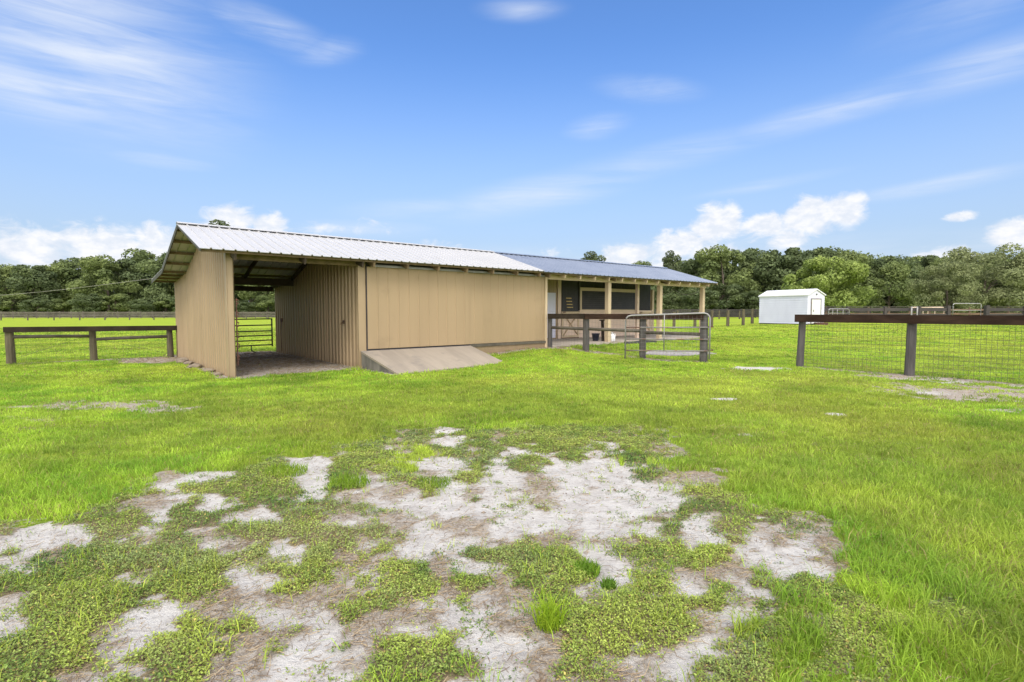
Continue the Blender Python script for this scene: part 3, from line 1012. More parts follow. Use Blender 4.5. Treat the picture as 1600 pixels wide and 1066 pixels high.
# purlins (along the roof) and rafters
for u0, u1 in ((U0 + .03, 9.4), (9.45, U1 - .03)):
    for v in (-.36, .25, .95, 1.6, 2.1, 2.45, 3.1, 3.8, 4.5, 5.2, 5.9, 6.6, 7.3):
        z = roof_z(v) - (.0735 if u0 > 5 else .0575)
        part(MB().box(u0, u1, v - .02, v + .02, z - .035, z + .035), 'purlin', 'timber')
for u in (.08, 1.55, 2.96, 9.42, 12.8, 16.1, 19.35):
    mb = MB()
    for a, b in ((EV + .1, RV), (RV, KV), (KV, D + .1)):
        mb.beam((u, a, roof_z(a) - .165), (u, b, roof_z(b) - .165), .045, .14)
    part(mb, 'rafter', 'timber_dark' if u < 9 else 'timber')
tails = [3.25 + .95 * k for k in range(7)] + [10.1 + .76 * k for k in range(13)]
for u in tails:
    part(MB().beam((u, -.40, roof_z(-.40) - .15), (u, .5, roof_z(.5) - .15), .05, .12), 'rafter_tail', 'cream' if u > 9.5 else 'timber')
# barge boards on the gable ends
for u, nm in ((U0 + .012, 'fascia'), (U1 - .02, 'cream')):
    mb = MB()
    dd = 0 if u < 0 else -.016
    for a, b in ((EV, RV), (RV, KV), (KV, BVV)):
        mb.beam((u, a, roof_z(a) - (.04 if a < RV else .075) + dd), (u, b, roof_z(b) - (.04 if a < RV else .075) + dd), .025, .05 if a < RV else .11)
    part(mb, 'barge_board', nm)

# end wall with two sloping tops
mb = MB()
for a, b in ((0.0, RV), (RV, KV), (KV, D)):
    mb.ribbed((0, a, -.02), (0, b, -.02), (0, a, roof_z(a) - .10), (0, b, roof_z(b) - .10), (-1, 0, 0), .23, .024, .012)
part(mb, 'end_wall', 'beige')
part(MB().box(-.03, .09, -.035, -.004, 0, 2.80), 'corner_trim', 'beige')
part(MB().box(-.045, -.0175, -.035, .055, 0, 2.80), 'corner_trim', 'beige')
# open bay posts
part(MB().box(.03, .12, .012, .13, 0, 2.60), 'post', 'timber')
part(MB().box(.02, .14, D - .14, D - .01, 0, 2.36), 'post', 'wood_grey')
mb = MB()
for z in (.35, .62, .85, 1.1, 1.32, 1.6):
    mb.tube([(.155, .05, z), (.20, .04, z + .03), (.20, .03, z + .10), (.16, .05, z + .13)], .014, 6)
mb.box(.152, .172, .02, .07, .25, 1.72)
part(mb, 'gate_hinge', 'rust')
part(MB().box(.09, 2.98, .01, .07, 2.60, 2.80), 'header_beam', 'timber')
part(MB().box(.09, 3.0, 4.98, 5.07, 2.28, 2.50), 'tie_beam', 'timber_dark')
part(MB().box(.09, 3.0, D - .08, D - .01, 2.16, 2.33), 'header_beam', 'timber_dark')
# partition wall of the bay
mb = MB()
for a, b in ((0.02, RV), (RV, KV), (KV, D)):
    mb.ribbed((3.05, a, -.02), (3.05, b, -.02), (3.05, a, roof_z(a) - .10), (3.05, b, roof_z(b) - .10), (-1, 0, 0), .23, .034, .012, rib=(.55, .66, .90), minor=False)
part(mb, 'partition_wall', 'beige')
mb = MB()
mb.box(2.985, 3.01, .95, 1.03, 1.12, 1.22).tube([(2.99, .99, 1.16), (2.95, .99, 1.16), (2.94, 1.05, 1.10)], .012, 6)
part(mb, 'hook', 'rust')
mb = MB()
mb.box(2.975, 3.01, 6.25, 6.36, 1.10, 1.22).tube([(2.98, 6.3, 1.12), (2.97, 6.32, .6), (2.98, 6.3, .08)], .012, 6)
part(mb, 'water_tap', 'rust')
# front of the enclosed bay
part(MB().box(2.97, 3.17, -.035, .03, 0.0, 2.80), 'corner_trim', 'beige')
part(MB().box(3.12, 9.52, .0, .06, 2.56, 2.84), 'header_beam', 'fascia')
mb = MB().ribbed((3.195, -.075, .485), (6.38, -.075, .485), (3.195, -.075, 2.60), (6.38, -.075, 2.60), (0, -1, 0), .305, .011, .03, rib=(.86, .89, .96), minor=False)
dr = part(mb, 'sliding_door', 'beige_door')
dr['label'] = 'left ribbed beige sliding door panel above the concrete ramp'
mb = MB().ribbed((6.36, -.025, .485), (9.50, -.025, .485), (6.36, -.025, 2.60), (9.50, -.025, 2.60), (0, -1, 0), .305, .011, .03, rib=(.86, .89, .96), minor=False)
part(mb, 'front_wall', 'beige_door')
part(MB().box(3.171, 3.193, -.07, .0, .45, 2.60), 'door_gap_shade', 'painted_shade')  # dark strip painted in as shade of the gap beside the door
part(MB().box(3.17, 6.42, -.06, .02, .425, .478), 'door_foot_shade', 'painted_shade')  # dark strip painted in as the shadow gap under the door
mb = MB().box(3.28, 9.53, -.135, -.06, 2.605, 2.655)
mb.box(3.28, 9.53, -.15, -.135, 2.595, 2.635)
part(mb, 'door_track', 'galv_clean')
mb = MB().box(6.42, 9.52, -.075, -.01, .40, .475)
part(mb, 'sill_board', 'wood_rail')
part(MB().box(6.30, 9.52, -.04, .03, .10, .398), 'skirting', 'beige_door')
part(MB().box(9.505, 9.60, -.06, .09, .15, 2.64), 'corner_trim', 'cream')
# hidden sides that close the building
part(MB().ribbed((3.06, D, 0), (18.93, D, 0), (3.06, D, 2.36), (18.93, D, 2.36), (0, 1, 0), .23, .02), 'back_wall', 'beige')
mb = MB()
for a, b in ((.06, RV), (RV, KV), (KV, D - .03)):
    mb.ribbed((9.56, a, .1), (9.56, b, .1), (9.56, a, roof_z(a) - .12), (9.56, b, roof_z(b) - .12), (1, 0, 0), .23, .02)
part(mb, 'partition_wall', 'beige')
mb = MB()
for a, b in ((2.46, KV), (KV, D - .03)):
    mb.ribbed((18.90, a, .1), (18.90, b, .1), (18.90, a, roof_z(a) - .12), (18.90, b, roof_z(b) - .12), (1, 0, 0), .23, .02)
part(mb, 'stall_end_wall', 'beige')
part(MB().box(3.1, 9.5, .07, D - .02, .05, .44), 'floor_slab', 'slab')

# porch
mb = MB().hexa([(9.62, -.10, -.1), (19.9, -.10, -.1), (19.9, 7.1, -.1), (9.62, 7.1, -.1), (9.62, -.10, .315), (19.9, -.10, .315), (19.9, 7.1, .42), (9.62, 7.1, .42)])
part(mb, 'porch_slab', 'slab')
part(MB().box(9.62, 19.62, -.05, .05, 2.53, 2.79), 'porch_beam', 'cream')
for u in (12.80, 16.08, 19.38):
    mb = MB().box(u - .085, u + .085, -.075, .085, .31, 2.528)
    p = part(mb, 'porch_post', 'cream')
part(MB().box(19.02, 19.16, 2.42, 2.56, .34, 2.5), 'porch_post', 'cream')
part(MB().box(15.8, 15.92, .9, 1.02, .33, 2.9), 'porch_post', 'siding')
part(MB().box(9.65, 19.6, 2.22, 2.30, 3.14, 3.32), 'ridge_beam', 'timber_dark')
SV = 2.40                      # stall front
# lap siding below the windows
mb = MB()
nb = 7
for (ua, ub) in ((13.82, 17.86), (18.86, 18.93)):
    z0, z1 = .345, 1.44
    for k in range(nb):
        za, zb = z0 + (z1 - z0) * k / nb, z0 + (z1 - z0) * (k + 1) / nb
        mb.hexa([(ua, SV - .025, za), (ub, SV - .025, za), (ub, SV + .03, za), (ua, SV + .03, za),
                 (ua, SV - .004, zb), (ub, SV - .004, zb), (ub, SV + .03, zb), (ua, SV + .03, zb)])
part(mb, 'stall_siding', 'siding')
part(MB().ribbed((9.62, SV, .345), (12.50, SV, .345), (9.62, SV, 3.35), (12.50, SV, 3.35), (0, -1, 0), .23, .012), 'stall_wall', 'beige')
part(MB().box(12.51, 12.70, SV - .05, SV + .05, .345, 3.2), 'door_jamb', 'siding')
wd = part(MB().box(11.35, 12.36, SV - .07, SV - .02, .40, 2.20), 'door', 'white')
wd['label'] = 'plain white door at the left end of the porch'
fix_normals(MB().tube([(12.27, SV - .075, 1.25), (12.27, SV - .12, 1.25), (12.2, SV - .12, 1.25)], .014, 6).build('handle', 'galv', wd))
part(MB().box(9.7, 18.88, SV + .06, SV + .09, 1.45, 3.40), 'stall_shade_sheet', 'painted_shade')  # near-black sheet in place of the shaded stall interior


def stall_door(u0, u1, plates):
    d = part(MB().box(u0, u1, SV - .03, SV + .02, .385, 1.45), 'stall_door', 'siding')
    mb = MB()
    w = .09
    mb.box(u0, u1, SV - .055, SV - .032, .385, .385 + w).box(u0, u1, SV - .055, SV - .032, 1.45 - w, 1.45)
    mb.box(u0, u0 + w, SV - .055, SV - .032, .385 + w, 1.45 - w).box(u1 - w, u1, SV - .055, SV - .032, .385 + w, 1.45 - w)
    mb.beam((u0 + w, SV - .044, .385 + w), (u1 - w, SV - .044, 1.45 - w), .020, .10, (0, 1, 0))
    mb.beam((u0 + w, SV - .046, 1.45 - w), (u1 - w, SV - .046, .385 + w), .020, .10, (0, 1, 0))
    for v in mb.v:
        pass
    b = fix_normals(mb.build('brace', 'cream', d))
    fix_normals(MB().box(u0, u1, SV - .04, SV + .0, .35, .384).build('kick_strip', 'rust', d))
    fix_normals(MB().box(u0 + .05, u0 + .2, SV - .075, SV - .056, 1.40, 1.44).build('latch', 'rust', d))
    up = part(MB().box(u0 + .03, u1 - .03, SV - .012, SV + .01, 1.47, 2.72), 'stall_grille', 'dark_mesh')
    g = MB()
    for k in range(11):
        uu = u0 + .08 + k * (u1 - u0 - .16) / 10
        g.tube([(uu, SV - .02, 1.5), (uu, SV - .02, 2.70)], .008, 5)
    fix_normals(g.build('grille_bars', 'dark_slat', up))
    if plates:
        for k, z in enumerate((2.0, 1.87, 1.745, 1.625)):
            fix_normals(MB().box(u0 + .25 + .02 * k, u0 + .56 + .03 * k, SV - .05, SV - .03, z - .016, z + .016).build('name_plate', 'gold', up))


stall_door(12.74, 13.78, True)
stall_door(17.90, 18.84, False)


def window(u0, u1):
    z0, z1 = 1.54, 2.33
    mb = MB()
    w = .11
    mb.box(u0, u1, SV - .05, SV + .03, z1, z1 + w * 1.25).box(u0, u1, SV - .05, SV + .03, z0 - w, z0)
    mb.box(u0, u0 + w, SV - .05, SV + .03, z0, z1).box(u1 - w, u1, SV - .05, SV + .03, z0, z1)
    f = part(mb, 'window', 'cream')
    s = MB()
    for k in range(9):
        z = z0 + (z1 - z0) * (k + .5) / 9
        s.hexa([(u0 + w, SV - .03, z - .04), (u1 - w, SV - .03, z - .04), (u1 - w, SV - .018, z - .04), (u0 + w, SV - .018, z - .04),
                (u0 + w, SV - .008, z + .038), (u1 - w, SV - .008, z + .038), (u1 - w, SV + .004, z + .038), (u0 + w, SV + .004, z + .038)])
    fix_normals(s.build('louvre', 'dark_slat', f))


window(13.82, 15.62)
window(15.66, 17.86)
part(MB().box(13.80, 18.93, SV - .06, SV + .04, 1.441, 1.50).box(13.80, 15.62, SV - .04, SV + .0, 1.501, 1.43 + .001 + .07), 'stall_rail', 'siding')
for u in (13.79, 17.88):
    part(MB().box(u - .035, u + .03, SV - .056, SV + .03, 1.505, 3.2), 'stall_stud', 'fascia')
mb = MB()
for k in range(26):
    uu = 13.95 + k * .19
    if abs(uu - 17.88) > .06:
        mb.tube([(uu, SV - .01, 2.48), (uu, SV - .01, 3.2)], .010, 5)
part(mb, 'transom_grille', 'dark_mesh')

# rope slung across the porch end
rp = [(19.3, .14, 2.38)]
for a, b, sag in (((.14, 2.38), (1.42, 2.51), .22), ((1.42, 2.51), (2.3, 2.24), .10)):
    for k in range(1, 11):
        t = k / 10
        rp.append((19.3, a[0] + (b[0] - a[0]) * t, a[1] + (b[1] - a[1]) * t - sag * 4 * t * (1 - t)))
ex, ey = wxy(19.3, .14)
rope = smooth(MB().tube([(*wxy(p[0], p[1]), p[2]) for p in rp], .014, 6).build('hanging_rope', 'rope', None, (ex, ey, 2.38)))
tag(rope, 'pale rope slung in loops across the open right end of the porch', 'rope')

# ------------------------------------------------------------------ things by the barn
rx, ry = wxy(3.0, -1.0)
ramp = MB()
P = [(2.99, -.09, -.2), (6.42, -.09, -.2), (6.55, -1.58, -.2), (3.06, -1.93, -.2), (2.99, -.09, .445), (6.42, -.09, .445), (6.55, -1.58, .035), (3.06, -1.93, .02)]
W3 = [(p[0] - 3.0, p[1] + 1.0, p[2]) for p in P]
ramp_o = thing('concrete_ramp', 'sloping concrete ramp with a stained side below the sliding door', 'ramp', (rx, ry, 0), BROT)
top = MB()
T = [W3[7], W3[6], W3[5], W3[4]]
top = MB()
top.hexa([(a, b, c - .05) for a, b, c in T] + T)
fix_normals(top.build('ramp_deck', 'concrete', ramp_o))
side = MB()
cx = sum(p[0] for p in W3) / 8
cy = sum(p[1] for p in W3) / 8
sh = lambda p, dz: (cx + (p[0] - cx) * .992, cy + (p[1] - cy) * .992, p[2] + dz)
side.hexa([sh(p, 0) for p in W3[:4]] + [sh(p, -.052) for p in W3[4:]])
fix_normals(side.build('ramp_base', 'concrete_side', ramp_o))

# tube gate in the back opening of the bay
gx0, gy0 = wxy(.2, 7.3)
tg = thing('tube_gate', 'dark six rail tube gate across the back of the open bay', 'gate', (gx0, gy0, 0), BROT)
mb = MB()
for z in (1.17, .95, .74, .58, .41, .24):
    mb.tube([(0, 0, z), (2.75, 0, z + .02)], .021, 8)
smooth(mb.build('rail', 'tube_dark', tg))
for x_ in (0.0, .62, 2.75):
    smooth(MB().tube([(x_, 0, .2), (x_, 0, 1.20)], .026, 8).build('upright', 'tube_dark', tg))
smooth(MB().tube([(2.05, 0, .25), (2.04, -.02, .1), (2.12, -.03, .02), (2.2, -.03, .0)], .018, 8).build('leg', 'tube_dark', tg))

# broken stones and edging at the foot of the end wall
for k, (u, v, s_) in enumerate([(-.14, 5.2, .16), (-.16, 4.1, .13), (-.2, 2.9, .15), (-.13, 1.6, .12), (-.28, 4.7, .10), (-.12, .7, .09)]):
    x_, y_ = wxy(u, v)
    mb = MB()
    import bmesh
    bm = bmesh.new()
    bmesh.ops.create_icosphere(bm, subdivisions=2, radius=s_)
    for vv in bm.verts:
        n_ = 1 + random.uniform(-.16, .16)
        vv.co = Vector((vv.co.x * 1.5 * n_, vv.co.y * n_, vv.co.z * .55 * n_))
    mb.v = [tuple(vv.co) for vv in bm.verts]
    mb.f = [tuple(q.index for q in f.verts) for f in bm.faces]
    bm.free()
    o = mb.build('stone', 'rock')
    o.location = (x_, y_, s_ * .18)
    o.rotation_euler = (0, 0, BROT + R(90) + random.uniform(-.4, .4))
    tag(o, 'rough brown stone lying in the dirt at the foot of the beige end wall', 'stone', 'stones along the end wall')

# porch things
bx, by = wxy(12.83, .62)
bk = thing('bucket', 'dark navy bucket standing on the porch slab beside the middle post', 'bucket', (bx, by, .33))
o = smooth(MB().lathe(0, 0, [(.11, 0), (.15, .27), (.158, .27), (.158, .285), (.14, .285), (.105, .02)], 20).build('body', 'navy', bk))
smooth(MB().tube([(-.15, 0, .27), (-.13, 0, .18), (-.08, -.10, .13), (.08, -.10, .13), (.13, 0, .18), (.15, 0, .27)], .006, 6).build('handle', 'galv', bk))
jx, jy = wxy(13.20, .12)
jg = thing('jug', 'white plastic jug on the slab edge against a porch post', 'jug', (jx, jy, .318))
smooth(MB().lathe(0, 0, [(.10, 0), (.115, .02), (.115, .19), (.06, .27), (.035, .28), (.035, .30)], 18).build('body', 'jug', jg))
smooth(MB().lathe(0, 0, [(.04, .30), (.04, .335), (.036, .34)], 14).build('cap', 'jug', jg))
smooth(MB().tube([(.05, 0, .275), (.11, 0, .29), (.125, 0, .22), (.112, 0, .16)], .014, 6).build('handle', 'jug', jg))
sx, sy = wxy(12.98, .38)
sv_ = thing('boot_scraper_post', 'short dark leaning post with a cross bar beside the bucket on the porch', 'post', (sx, sy, .322))
fix_normals(MB().beam((0, 0, 0), (-.03, .02, .78), .10, .09, (0, 1, 0)).build('shaft', 'wood_dark', sv_))
fix_normals(MB().beam((-.14, .02, .80), (.08, .02, .80), .09, .05).build('cross_bar', 'wood_dark', sv_))
mx_, my_ = wxy(14.3, -.42)
mt = MB()
nn_ = 24
ring = []
for k in range(nn_):
    a = 2 * math.pi * k / nn_
    ring.append((1.0 * math.cos(a) * (1 + .06 * math.sin(3 * a)), .20 * math.sin(a) * (1 + .1 * math.cos(2 * a))))
vs = [(x_, y_, -.05) for x_, y_ in ring] + [(x_, y_, .06 + .02 * math.sin(4 * x_)) for x_, y_ in ring]
fs = [(k, (k + 1) % nn_, nn_ + (k + 1) % nn_, nn_ + k) for k in range(nn_)] + [tuple(range(nn_, 2 * nn_)), tuple(range(nn_))[::-1]]
o = fix_normals(mt.add(vs, fs).build('rubber_mat', 'black_rubber'))
o.location = (mx_, my_, .25)
o.rotation_euler = (0, 0, BROT)
tag(o, 'black rubber mat lying along the front edge of the porch slab', 'mat')
# grey pad behind the gate
pad = MB()
ring = [(4.15, 16.98), (4.6, 17.75), (5.6, 18.1), (6.7, 18.5), (6.95, 18.0), (6.1, 17.4), (5.2, 17.0)]
px_, py_ = 5.5, 17.6
pad.add([(x_, y_, gzf(x_, y_) - .1) for x_, y_ in ring] + [(x_, y_, gzf(x_, y_) + .025) for x_, y_ in ring],
        [tuple(range(7, 14)), tuple(range(7))[::-1]] + [(k, (k + 1) % 7, 7 + (k + 1) % 7, 7 + k) for k in range(7)])
o = fix_normals(pad.build('paved_pad', 'gravel', None, (px_, py_, 0)))
tag(o, kind='structure')

# ------------------------------------------------------------------ fences


def mesh_wire(mb, p, q, z0, z1, dx, dz, r=.0022, zf=None):
    """woven wire between two ground points"""
    p, q = Vector((*p, 0)), Vector((*q, 0))
    L = (q - p).length
    n = max(2, int(L / dx))
    for i in range(n + 1):
        a = p.lerp(q, i / n)
        g = gzf(a.x, a.y)
        mb.tube([(a.x, a.y, g + z0), (a.x, a.y, g + z1)], r, 3, False)
    m = int((z1 - z0) / dz)
    for j in range(m + 1):
        z = z0 + (z1 - z0) * j / m
        ga, gb = gzf(p.x, p.y), gzf(q.x, q.y)
        mb.tube([(p.x, p.y, ga + z), (q.x, q.y, gb + z)], r, 3, False)


def offs(p, q, d):
    """shift a segment sideways towards the viewer"""
    v = Vector((q[0] - p[0], q[1] - p[1]))
    nrm = Vector((v.y, -v.x)).normalized()
    if nrm.dot(Vector((-p[0], -p[1]))) < 0:
        nrm = -nrm
    return (p[0] + nrm.x * d, p[1] + nrm.y * d), (q[0] + nrm.x * d, q[1] + nrm.y * d)


# left fence
loc = (*FENCE_L[0], 0)
f = thing('wooden_fence', 'low olive wooden fence with dark top board running left from the barn', 'fence', loc)
for k, (x_, y_) in enumerate(FENCE_L):
    fix_normals(MB().post(x_, y_, -.1, .99, (.10, .088, .082)[k], lean=(-.02, 0)).build('post', 'wood_olive', f, loc))
fix_normals(MB().post(-10.72, 17.02, -.1, .97, .045).build('post', 'timber', f, loc))
a, b = offs(FENCE_L[0], FENCE_L[2], .10)
dirv = Vector((b[0] - a[0], b[1] - a[1])).normalized()
fix_normals(MB().beam((a[0] - dirv.x * .12, a[1] - dirv.y * .12, .955), (b[0] + dirv.x * .28, b[1] + dirv.y * .28, .93), .05, .15).build('top_board', 'wood_dark', f, loc))
for (p, q, za, zb) in ((FENCE_L[0], FENCE_L[1], .755, .72), (FENCE_L[1], FENCE_L[2], .62, .665)):
    smooth(MB().tube([(p[0], p[1], za), ((p[0] + q[0]) / 2, (p[1] + q[1]) / 2, (za + zb) / 2 + .008), (q[0], q[1], zb)], .048, 9).build('rail', 'wood_rail', f, loc))
mb = MB()
for p, q in zip(FENCE_L[:-1], FENCE_L[1:]):
    mesh_wire(mb, p, q, .02, .86, .10, .10, .0016)
mb.tube([(*FENCE_L[0], .12), (*FENCE_L[1], .78)], .004, 4, False)
mb.tube([(*FENCE_L[1], .66), (*FENCE_L[2], .10)], .004, 4, False)
mb.build('wire_mesh', 'wire', f, loc)

# fence from the barn corner to the open gateway
zt = lambda p: gzf(*p)
loc = (*FENCE_M[0], zt(FENCE_M[0]))
f = thing('wooden_fence', 'dark wooden fence with board top between barn corner and open gate', 'fence', loc)
for k, p in enumerate(FENCE_M):
    r_ = (.075, .10, .10, .115)[k]
    fix_normals(MB().post(p[0], p[1], zt(p) - .1, (1.33, 1.33, 1.33, 1.40)[k], r_).build('post', 'wood_grey', f, loc))
for k in range(3):
    p, q = offs(FENCE_M[k], FENCE_M[k + 1], .115)
    o = MB().beam((p[0], p[1], 1.295), (q[0], q[1], 1.30), .05, .17)
    fix_normals(o.build('top_board', 'wood_brown' if k else 'wood_dark', f, loc))
    p, q = FENCE_M[k], FENCE_M[k + 1]
    smooth(MB().tube([(p[0], p[1], (.92, .90, .82)[k]), (q[0], q[1], (.90, .86, .80)[k])], .05, 9).build('rail', 'wood_rail', f, loc))
mb = MB()
for p, q in zip(FENCE_M[:-1], FENCE_M[1:]):
    mesh_wire(mb, p, q, .03, 1.2, .10, .12, .0016)
mb.build('wire_mesh', 'wire', f, loc)

# right fence
loc = (*FENCE_R[0], 0)
f = thing('wooden_fence', 'brown board topped wire fence running right from the open gateway', 'fence', loc)
leans = [(.045, 0), (.03, .01), (0, 0), (0, 0)]
for k, p in enumerate(FENCE_R):
    fix_normals(MB().post(p[0], p[1], -.1, (1.30, 1.29, 1.30, 1.30)[k], (.088, .098, .1, .1)[k], lean=leans[k]).build('post', 'wood_grey', f, loc))
for k in range(3):
    p, q = offs(FENCE_R[k], FENCE_R[k + 1], .11)
    d = Vector((q[0] - p[0], q[1] - p[1])).normalized() * (.10 if k == 0 else 0)
    o = fix_normals(MB().beam((p[0] - d.x, p[1] - d.y, 1.275), (q[0], q[1], 1.28), .05, .195).build('top_board', 'wood_brown', f, loc))
mb = MB()
for p, q in zip(FENCE_R[:-1], FENCE_R[1:]):
    mesh_wire(mb, p, q, .02, 1.24, .085, .09, .0030)
mb.build('wire_mesh', 'wire', f, loc)

# open galvanised gate folded back on the fence
hx, hy = FENCE_M[3]
ga, gb = Vector((5.60, 15.03, 0)), Vector((3.36, 15.72, 0))
gt = thing('field_gate', 'galvanised tube gate with rusty rails standing open against the fence', 'gate', (ga.x, ga.y, 0))
gd = (gb - ga)
L = gd.length
gdir = gd.normalized()


def gp(s, z):
    q = ga + gdir * s
    return (q.x, q.y, z)


zL, zR, rc = 1.335, 1.405, .16
fr = [gp(0, .10), gp(0, zR - rc)] + [gp(rc * (1 - math.cos(a)), zR - rc + rc * math.sin(a)) for a in (R(30), R(60), R(90))]
fr += [gp(L - rc * (1 - math.cos(a)), zL - rc + rc * math.sin(a)) for a in (R(90), R(60), R(30))] + [gp(L, zL - rc), gp(L, .06)]
smooth(MB().tube(fr, .024, 10).build('frame', 'galv_clean', gt, (ga.x, ga.y, 0)))
for z0_, z1_ in ((1.0, .98), (.66, .64), (.33, .30)):
    smooth(MB().tube([gp(.02, z0_), gp(L - .02, z1_)], .019, 8).build('rail', 'galv', gt, (ga.x, ga.y, 0)))
smooth(MB().beam(gp(L * .53, .30), gp(L * .53, 1.36), .055, .03, tuple(gdir)).build('upright', 'galv_clean', gt, (ga.x, ga.y, 0)))
mb = MB()
nv = 20
for i in range(1, nv):
    mb.tube([gp(L * i / nv, .14), gp(L * i / nv, 1.34)], .0014, 3, False)
for j in range(1, 11):
    mb.tube([gp(.02, .1 + j * .115), gp(L - .02, .08 + j * .115)], .0014, 3, False)
mb.build('wire_mesh', 'galv_clean', gt, (ga.x, ga.y, 0))
for z_ in (.36, 1.02):
    fix_normals(MB().beam(gp(-.10, z_), gp(.05, z_), .03, .03).build('hinge', 'rust', gt, (ga.x, ga.y, 0)))

# ------------------------------------------------------------------ white shed
shA, shB, shC = Vector((24.20, 43.57, 0)), Vector((22.38, 48.14, 0)), None
du = (shB - shA).normalized()             # along the long side
dv = Vector((du.y, -du.x, 0))             # across, to the right
Ls, Ws = (shB - shA).length * 1.0, 1.9
zg = .33
sh_o = thing('garden_shed', 'white steel garden shed with gable roof and single door in the far field', 'shed', (shA.x, shA.y, zg))


def sp(s, t, z):
    q = du * s + dv * t
    return (q.x, q.y, z)


EH, PH = 2.46, 2.95
mb = MB()
nb = 12
for k in range(nb):
    za, zb = .1 + (EH - .1) * k / nb, .1 + (EH - .1) * (k + 1) / nb
    for (s0, t0, s1, t1) in ((0, 0, Ls, 0), (Ls, Ws, 0, Ws)):
        o_ = -.03 if t0 == 0 else .03
        mb.hexa([sp(s0, t0 + o_, za), sp(s1, t1 + o_, za), sp(s1, t1 - o_, za), sp(s0, t0 - o_, za),
                 sp(s0, t0 + o_ * .15, zb), sp(s1, t1 + o_ * .15, zb), sp(s1, t1 - o_, zb), sp(s0, t0 - o_, zb)])
for s_ in (0.0, Ls):
    e = .04 if s_ == 0 else -.04
    vs = [sp(s_, .03, .1), sp(s_, Ws - .03, .1), sp(s_, Ws - .03, EH), sp(s_, Ws / 2, PH - .05), sp(s_, .03, EH)]
    vs += [sp(s_ + e, .03, .1), sp(s_ + e, Ws - .03, .1), sp(s_ + e, Ws - .03, EH), sp(s_ + e, Ws / 2, PH - .05), sp(s_ + e, .03, EH)]
    mb.add(vs, [(0, 1, 2, 3, 4), (9, 8, 7, 6, 5)] + [(k, (k + 1) % 5, 5 + (k + 1) % 5, 5 + k) for k in range(5)])
fix_normals(mb.build('wall', 'white', sh_o))
mb = MB()
for t0, t1 in ((-.1, Ws / 2), (Ws + .1, Ws / 2)):
    z0 = EH - .03
    mb.hexa([sp(-.08, t0, z0), sp(Ls + .08, t0, z0), sp(Ls + .08, t1, PH - .03), sp(-.08, t1, PH - .03),
             sp(-.08, t0, z0 + .09), sp(Ls + .08, t0, z0 + .09), sp(Ls + .08, t1, PH + .06), sp(-.08, t1, PH + .06)])
fix_normals(mb.build('roof', 'white_roof', sh_o))
d = fix_normals(MB().hexa([sp(-.05, .42, .14), sp(-.05, 1.42, .14), sp(-.01, 1.42, .14), sp(-.01, .42, .14),
                           sp(-.05, .42, 2.12), sp(-.05, 1.42, 2.12), sp(-.01, 1.42, 2.12), sp(-.01, .42, 2.12)]).build('door', 'white_roof', sh_o))
mb = MB()
for t0, t1, z0, z1 in ((.35, .41, .12, 2.20), (1.43, 1.49, .12, 2.20), (.41, 1.43, 2.14, 2.20)):
    mb.hexa([sp(-.07, t0, z0), sp(-.07, t1, z0), sp(-.01, t1, z0), sp(-.01, t0, z0), sp(-.07, t0, z1), sp(-.07, t1, z1), sp(-.01, t1, z1), sp(-.01, t0, z1)])
fix_normals(mb.build('door_frame', 'galv', d))
fix_normals(MB().beam(sp(-.08, .60, 1.1), sp(-.08, .60, 1.28), .04, .04, (1, 0, 0)).build('handle', 'galv', d))
fix_normals(MB().beam(sp(-.05, Ws / 2, 2.50), sp(-.05, Ws / 2, 2.60), .10, .05, (1, 0, 0)).build('vent', 'dark_slat', sh_o))
mb = MB()
for t in (.15, Ws / 2, Ws - .15):
    mb.beam(sp(-.05, t, .02), sp(Ls + .05, t, .02), .12, .22)
fix_normals(mb.build('skid', 'timber_dark', sh_o))
st_o = fix_normals(MB().box(-.45, .45, -.3, .3, -.02, .22).build('door_step', 'rust', sh_o))
st_o.location = sp(-.35, 1.1, .0)

# ------------------------------------------------------------------ far fences
def post_line_fence(name, label, pts, r, h, mat, wires, wmat='wire', wr=.006):
    loc = (*pts[0], gzf(*pts[0]))
    f = thing(name, label, 'fence', loc)
    for p in pts:
        fix_normals(MB().post(p[0], p[1], gzf(*p) - .1, gzf(*p) + h * random.uniform(.96, 1.03), r * random.uniform(.9, 1.1), 8).build('post', mat, f, loc))
    mb = MB()
    for z in wires:
        mb.tube([(p[0], p[1], gzf(*p) + z) for p in pts], wr, 3, False)
    mb.build('wire', wmat, f, loc)
    return f


post_line_fence('post_fence', 'line of bare grey wooden posts with wire between the porch and the white shed',
                [(11.7, 42.3), (12.76, 41.84), (14.25, 41.4), (15.7, 41.76), (17.45, 42.97), (19.14, 44.0), (22.1, 48.9)], .12, 1.33, 'wood_olive', (.3, .65, 1.0, 1.28))
post_line_fence('post_fence', 'row of small thin posts crossing the far left field before the board fence',
                [(-94 + 3.55 * k, 84 + .9 * k) for k in range(24)], .10, 1.05, 'wood_rail', (.4, .95), wr=.012)
post_line_fence('post_fence', 'sparse row of short posts in the field left of the shed, before the dark fence',
                [(14 + 3.2 * k, 74.0 + .6 * k) for k in range(9)], .11, 1.25, 'wood_olive', (.5, 1.1), wr=.01)


